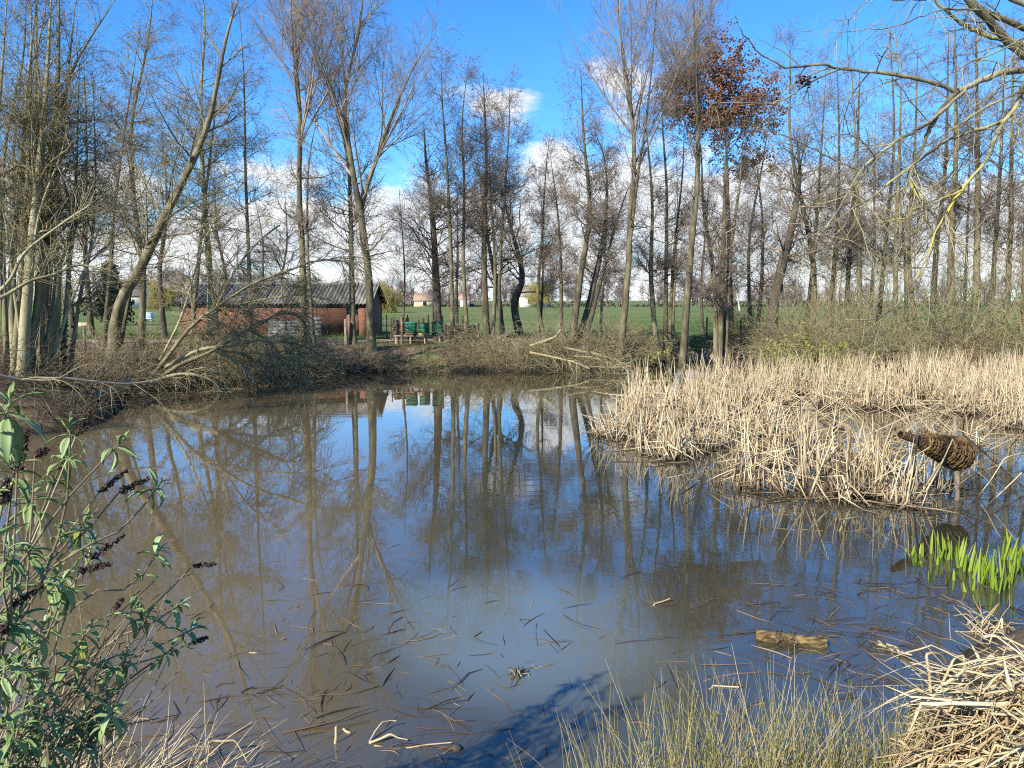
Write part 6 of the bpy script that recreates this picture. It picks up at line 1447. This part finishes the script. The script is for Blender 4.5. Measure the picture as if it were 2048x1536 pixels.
# ------------------------------------------------------------------ willow leaning in from the right bank
M['lichen_bark'] = material('lichen_bark', [(0.30, (0.085, 0.07, 0.042)), (0.46, (0.17, 0.15, 0.085)), (0.56, (0.30, 0.27, 0.12)), (0.66, (0.45, 0.36, 0.05)), (0.8, (0.36, 0.33, 0.17))], 2.6, .85, bump=.8, bump_scale=22, detail=9)
M['grey_bark'] = material('grey_bark', [(0.25, (0.08, 0.07, 0.048)), (0.5, (0.19, 0.17, 0.105)), (0.75, (0.33, 0.30, 0.19))], 3.5, .85, bump=.8, bump_scale=22, detail=9)
def overhanging_willow():
    rng = np.random.default_rng(37)
    tb = at(2330, 1100, 7.4); g = max(gz(tb[0], tb[1]), 0)
    root = empty('overhanging_willow', (tb[0], tb[1], g), 'lichen yellowed willow branches reaching in from the right over the reeds', 'tree')
    o = np.array(root.location)
    tr = spline(np.array([[tb[0], tb[1], g - .2], at(2330, 700, 7.3), at(2310, 350, 7.2), at(2330, 0, 7.0), at(2400, -400, 6.9)]), 18) - o
    MB().tubes(tr, np.linspace(.2, .1, 18), 12).build('trunk', M['grey_bark'], root)
    # (material, depth start, depth end, width px start, end, points)
    br = [('grey_bark', 7.2, 6.6, 30, 15, [(2310, 240), (2180, 160), (2048, 140), (1980, 154), (1915, 183)]),
          ('lichen_bark', 6.6, 6.4, 14, 6, [(1915, 183), (1890, 210), (1870, 238), (1858, 262), (1842, 300), (1828, 330), (1822, 362), (1834, 390), (1856, 405)]),
          ('grey_bark', 6.62, 6.0, 13, 5, [(1930, 180), (1880, 225), (1845, 252), (1790, 284), (1752, 312), (1722, 342), (1700, 378), (1678, 416), (1650, 458)]),
          ('grey_bark', 6.6, 6.1, 13, 5, [(1910, 184), (1870, 166), (1800, 151), (1720, 142), (1680, 138), (1650, 131), (1610, 132), (1570, 136)]),
          ('grey_bark', 6.2, 6.0, 7, 3, [(1676, 139), (1640, 155), (1612, 170), (1580, 192), (1545, 206), (1500, 206), (1440, 205)]),
          ('grey_bark', 6.1, 5.8, 5, 2, [(1570, 136), (1540, 118), (1515, 105), (1498, 78), (1484, 66), (1470, 30)]),
          ('grey_bark', 7.0, 6.6, 26, 19, [(2330, 330), (2180, 190), (2080, 135), (2015, 82), (1985, 50), (1960, 25), (1935, -5), (1910, -60)]),
          ('lichen_bark', 7.3, 7.0, 22, 12, [(2330, 180), (2180, 110), (2060, 62), (2010, 38), (1970, 22), (1930, -10), (1880, -50)]),
          ('lichen_bark', 7.2, 7.0, 14, 8, [(2100, 110), (2040, 88), (1990, 76), (1950, 62), (1910, 36), (1880, 12), (1862, -20)]),
          ('grey_bark', 6.8, 6.6, 16, 13, [(2330, 60), (2200, 40), (2100, 24), (2030, 0), (1990, -20)]),
          ('lichen_bark', 6.5, 6.3, 16, 9, [(2310, 60), (2100, 120), (2052, 160), (2040, 195), (2028, 220), (2012, 238), (1978, 252), (1935, 264)]),
          ('lichen_bark', 6.3, 5.8, 10, 4, [(1935, 264), (1880, 290), (1835, 324), (1800, 350), (1752, 388), (1700, 420), (1652, 458)]),
          ('lichen_bark', 6.3, 5.7, 11, 3, [(2020, 228), (2004, 252), (1985, 292), (1970, 322), (1940, 360), (1908, 402), (1870, 470), (1846, 530), (1802, 596), (1768, 632), (1735, 640), (1690, 640)]),
          ('lichen_bark', 6.4, 6.0, 7, 3, [(2060, 180), (1990, 205), (1940, 235), (1890, 268), (1840, 300), (1810, 340)]),
          ('lichen_bark', 6.0, 5.7, 6, 2, [(1925, 380), (1880, 400), (1840, 425), (1790, 440), (1740, 442), (1715, 430)]),
          ('grey_bark', 6.5, 6.2, 6, 3, [(2060, 70), (1990, 105), (1940, 125), (1900, 150), (1850, 190), (1800, 205)]),
          ('grey_bark', 6.0, 5.8, 4, 2, [(1700, 420), (1690, 450), (1660, 468), (1600, 440), (1560, 425)]), ('grey_bark', 6.3, 6.0, 5, 2, [(1722, 342), (1640, 305), (1580, 275), (1500, 258)]),
          ('grey_bark', 6.1, 5.9, 4, 2, [(1652, 458), (1615, 480), (1600, 540), (1570, 580)]), ('grey_bark', 6.6, 6.3, 5, 2, [(1960, 20), (1880, 20), (1800, 50), (1730, 60), (1690, 64)]), ('grey_bark', 6.5, 6.2, 4, 2, [(1935, -5), (1820, 0), (1740, 0), (1700, 40), (1680, 60)])]
    Ps, Rs = [], []
    for (m, d0, d1, w0, w1, pp) in br:
        n = len(pp); W = np.array([at(x, y, d0 + (d1 - d0) * i / (n - 1)) for i, (x, y) in enumerate(pp)])
        P = spline(W, 26) - o; P[2:-2] += rng.normal(0, .004, P[2:-2].shape); R = np.linspace(w0 / F_PX * d0 / 2, w1 / F_PX * d1 / 2, 26) * 0.68 * (1 + .07 * rng.normal(size=26))
        b = MB(); b.tubes(P, R, 10 if w0 > 8 else 6); b.v[-1] = b.v[-1] + rng.normal(size=b.v[-1].shape) * R.mean() * .07
        b.build('branch', M[m], root); Ps.append(P); Rs.append(R)
    P, R = np.stack(Ps), np.stack(Rs)
    A, RA = grow(P, R, 170, (.25, 1), (25, 75), lambda t, pl: .25 + .5 * rng.random(t.shape), -.01, .14, 7, .55, .006, .4, .0022, rng, drop=.22)
    Tw, RT = grow(A, RA, 950, (.1, 1), (20, 65), lambda t, pl: .10 + .26 * rng.random(t.shape), -.02, .14, 5, .7, .004, .6, .0016, rng, drop=.3)
    b = MB(); b.tubes(A, RA, 5); b.tubes(Tw, RT, 4); b.build('twigs', M['twig_olive'], root)
    # dead leaves caught on a fork of the thin branch
    p = at(1609, 160, 6.1); q = empty('leaf_clump', p, 'small dark clump of dead leaves caught beside the thin overhanging branch', 'leaf clump')
    mb = MB(); n = 46; c = rng.normal(0, .018, (n, 3)) * [1.5, 1, .9]; dd = unit(rng.normal(size=(n, 3))) * .035; e = unit(np.cross(dd, rng.normal(size=(n, 3)))) * .014; gg = unit(np.cross(dd, e)) * .006
    i = np.arange(n)[:, None] * 4; mb.raw(np.stack([c, c + dd * .5 + e + gg, c + dd, c + dd * .5 - e + gg], 1).reshape(-1, 3), None, np.concatenate([i + np.array([[0, 1, 2]]), i + np.array([[0, 2, 3]])]), np.repeat(rng.random(n), 4))
    mb.tubes(np.array([(.05, 0, -.02), (0, 0, 0), (-.05, 0, .01)]), np.array([.005, .004, .003]), 5); mb.build('dead_leaves', M['seed_head'], q, False)
overhanging_willow()
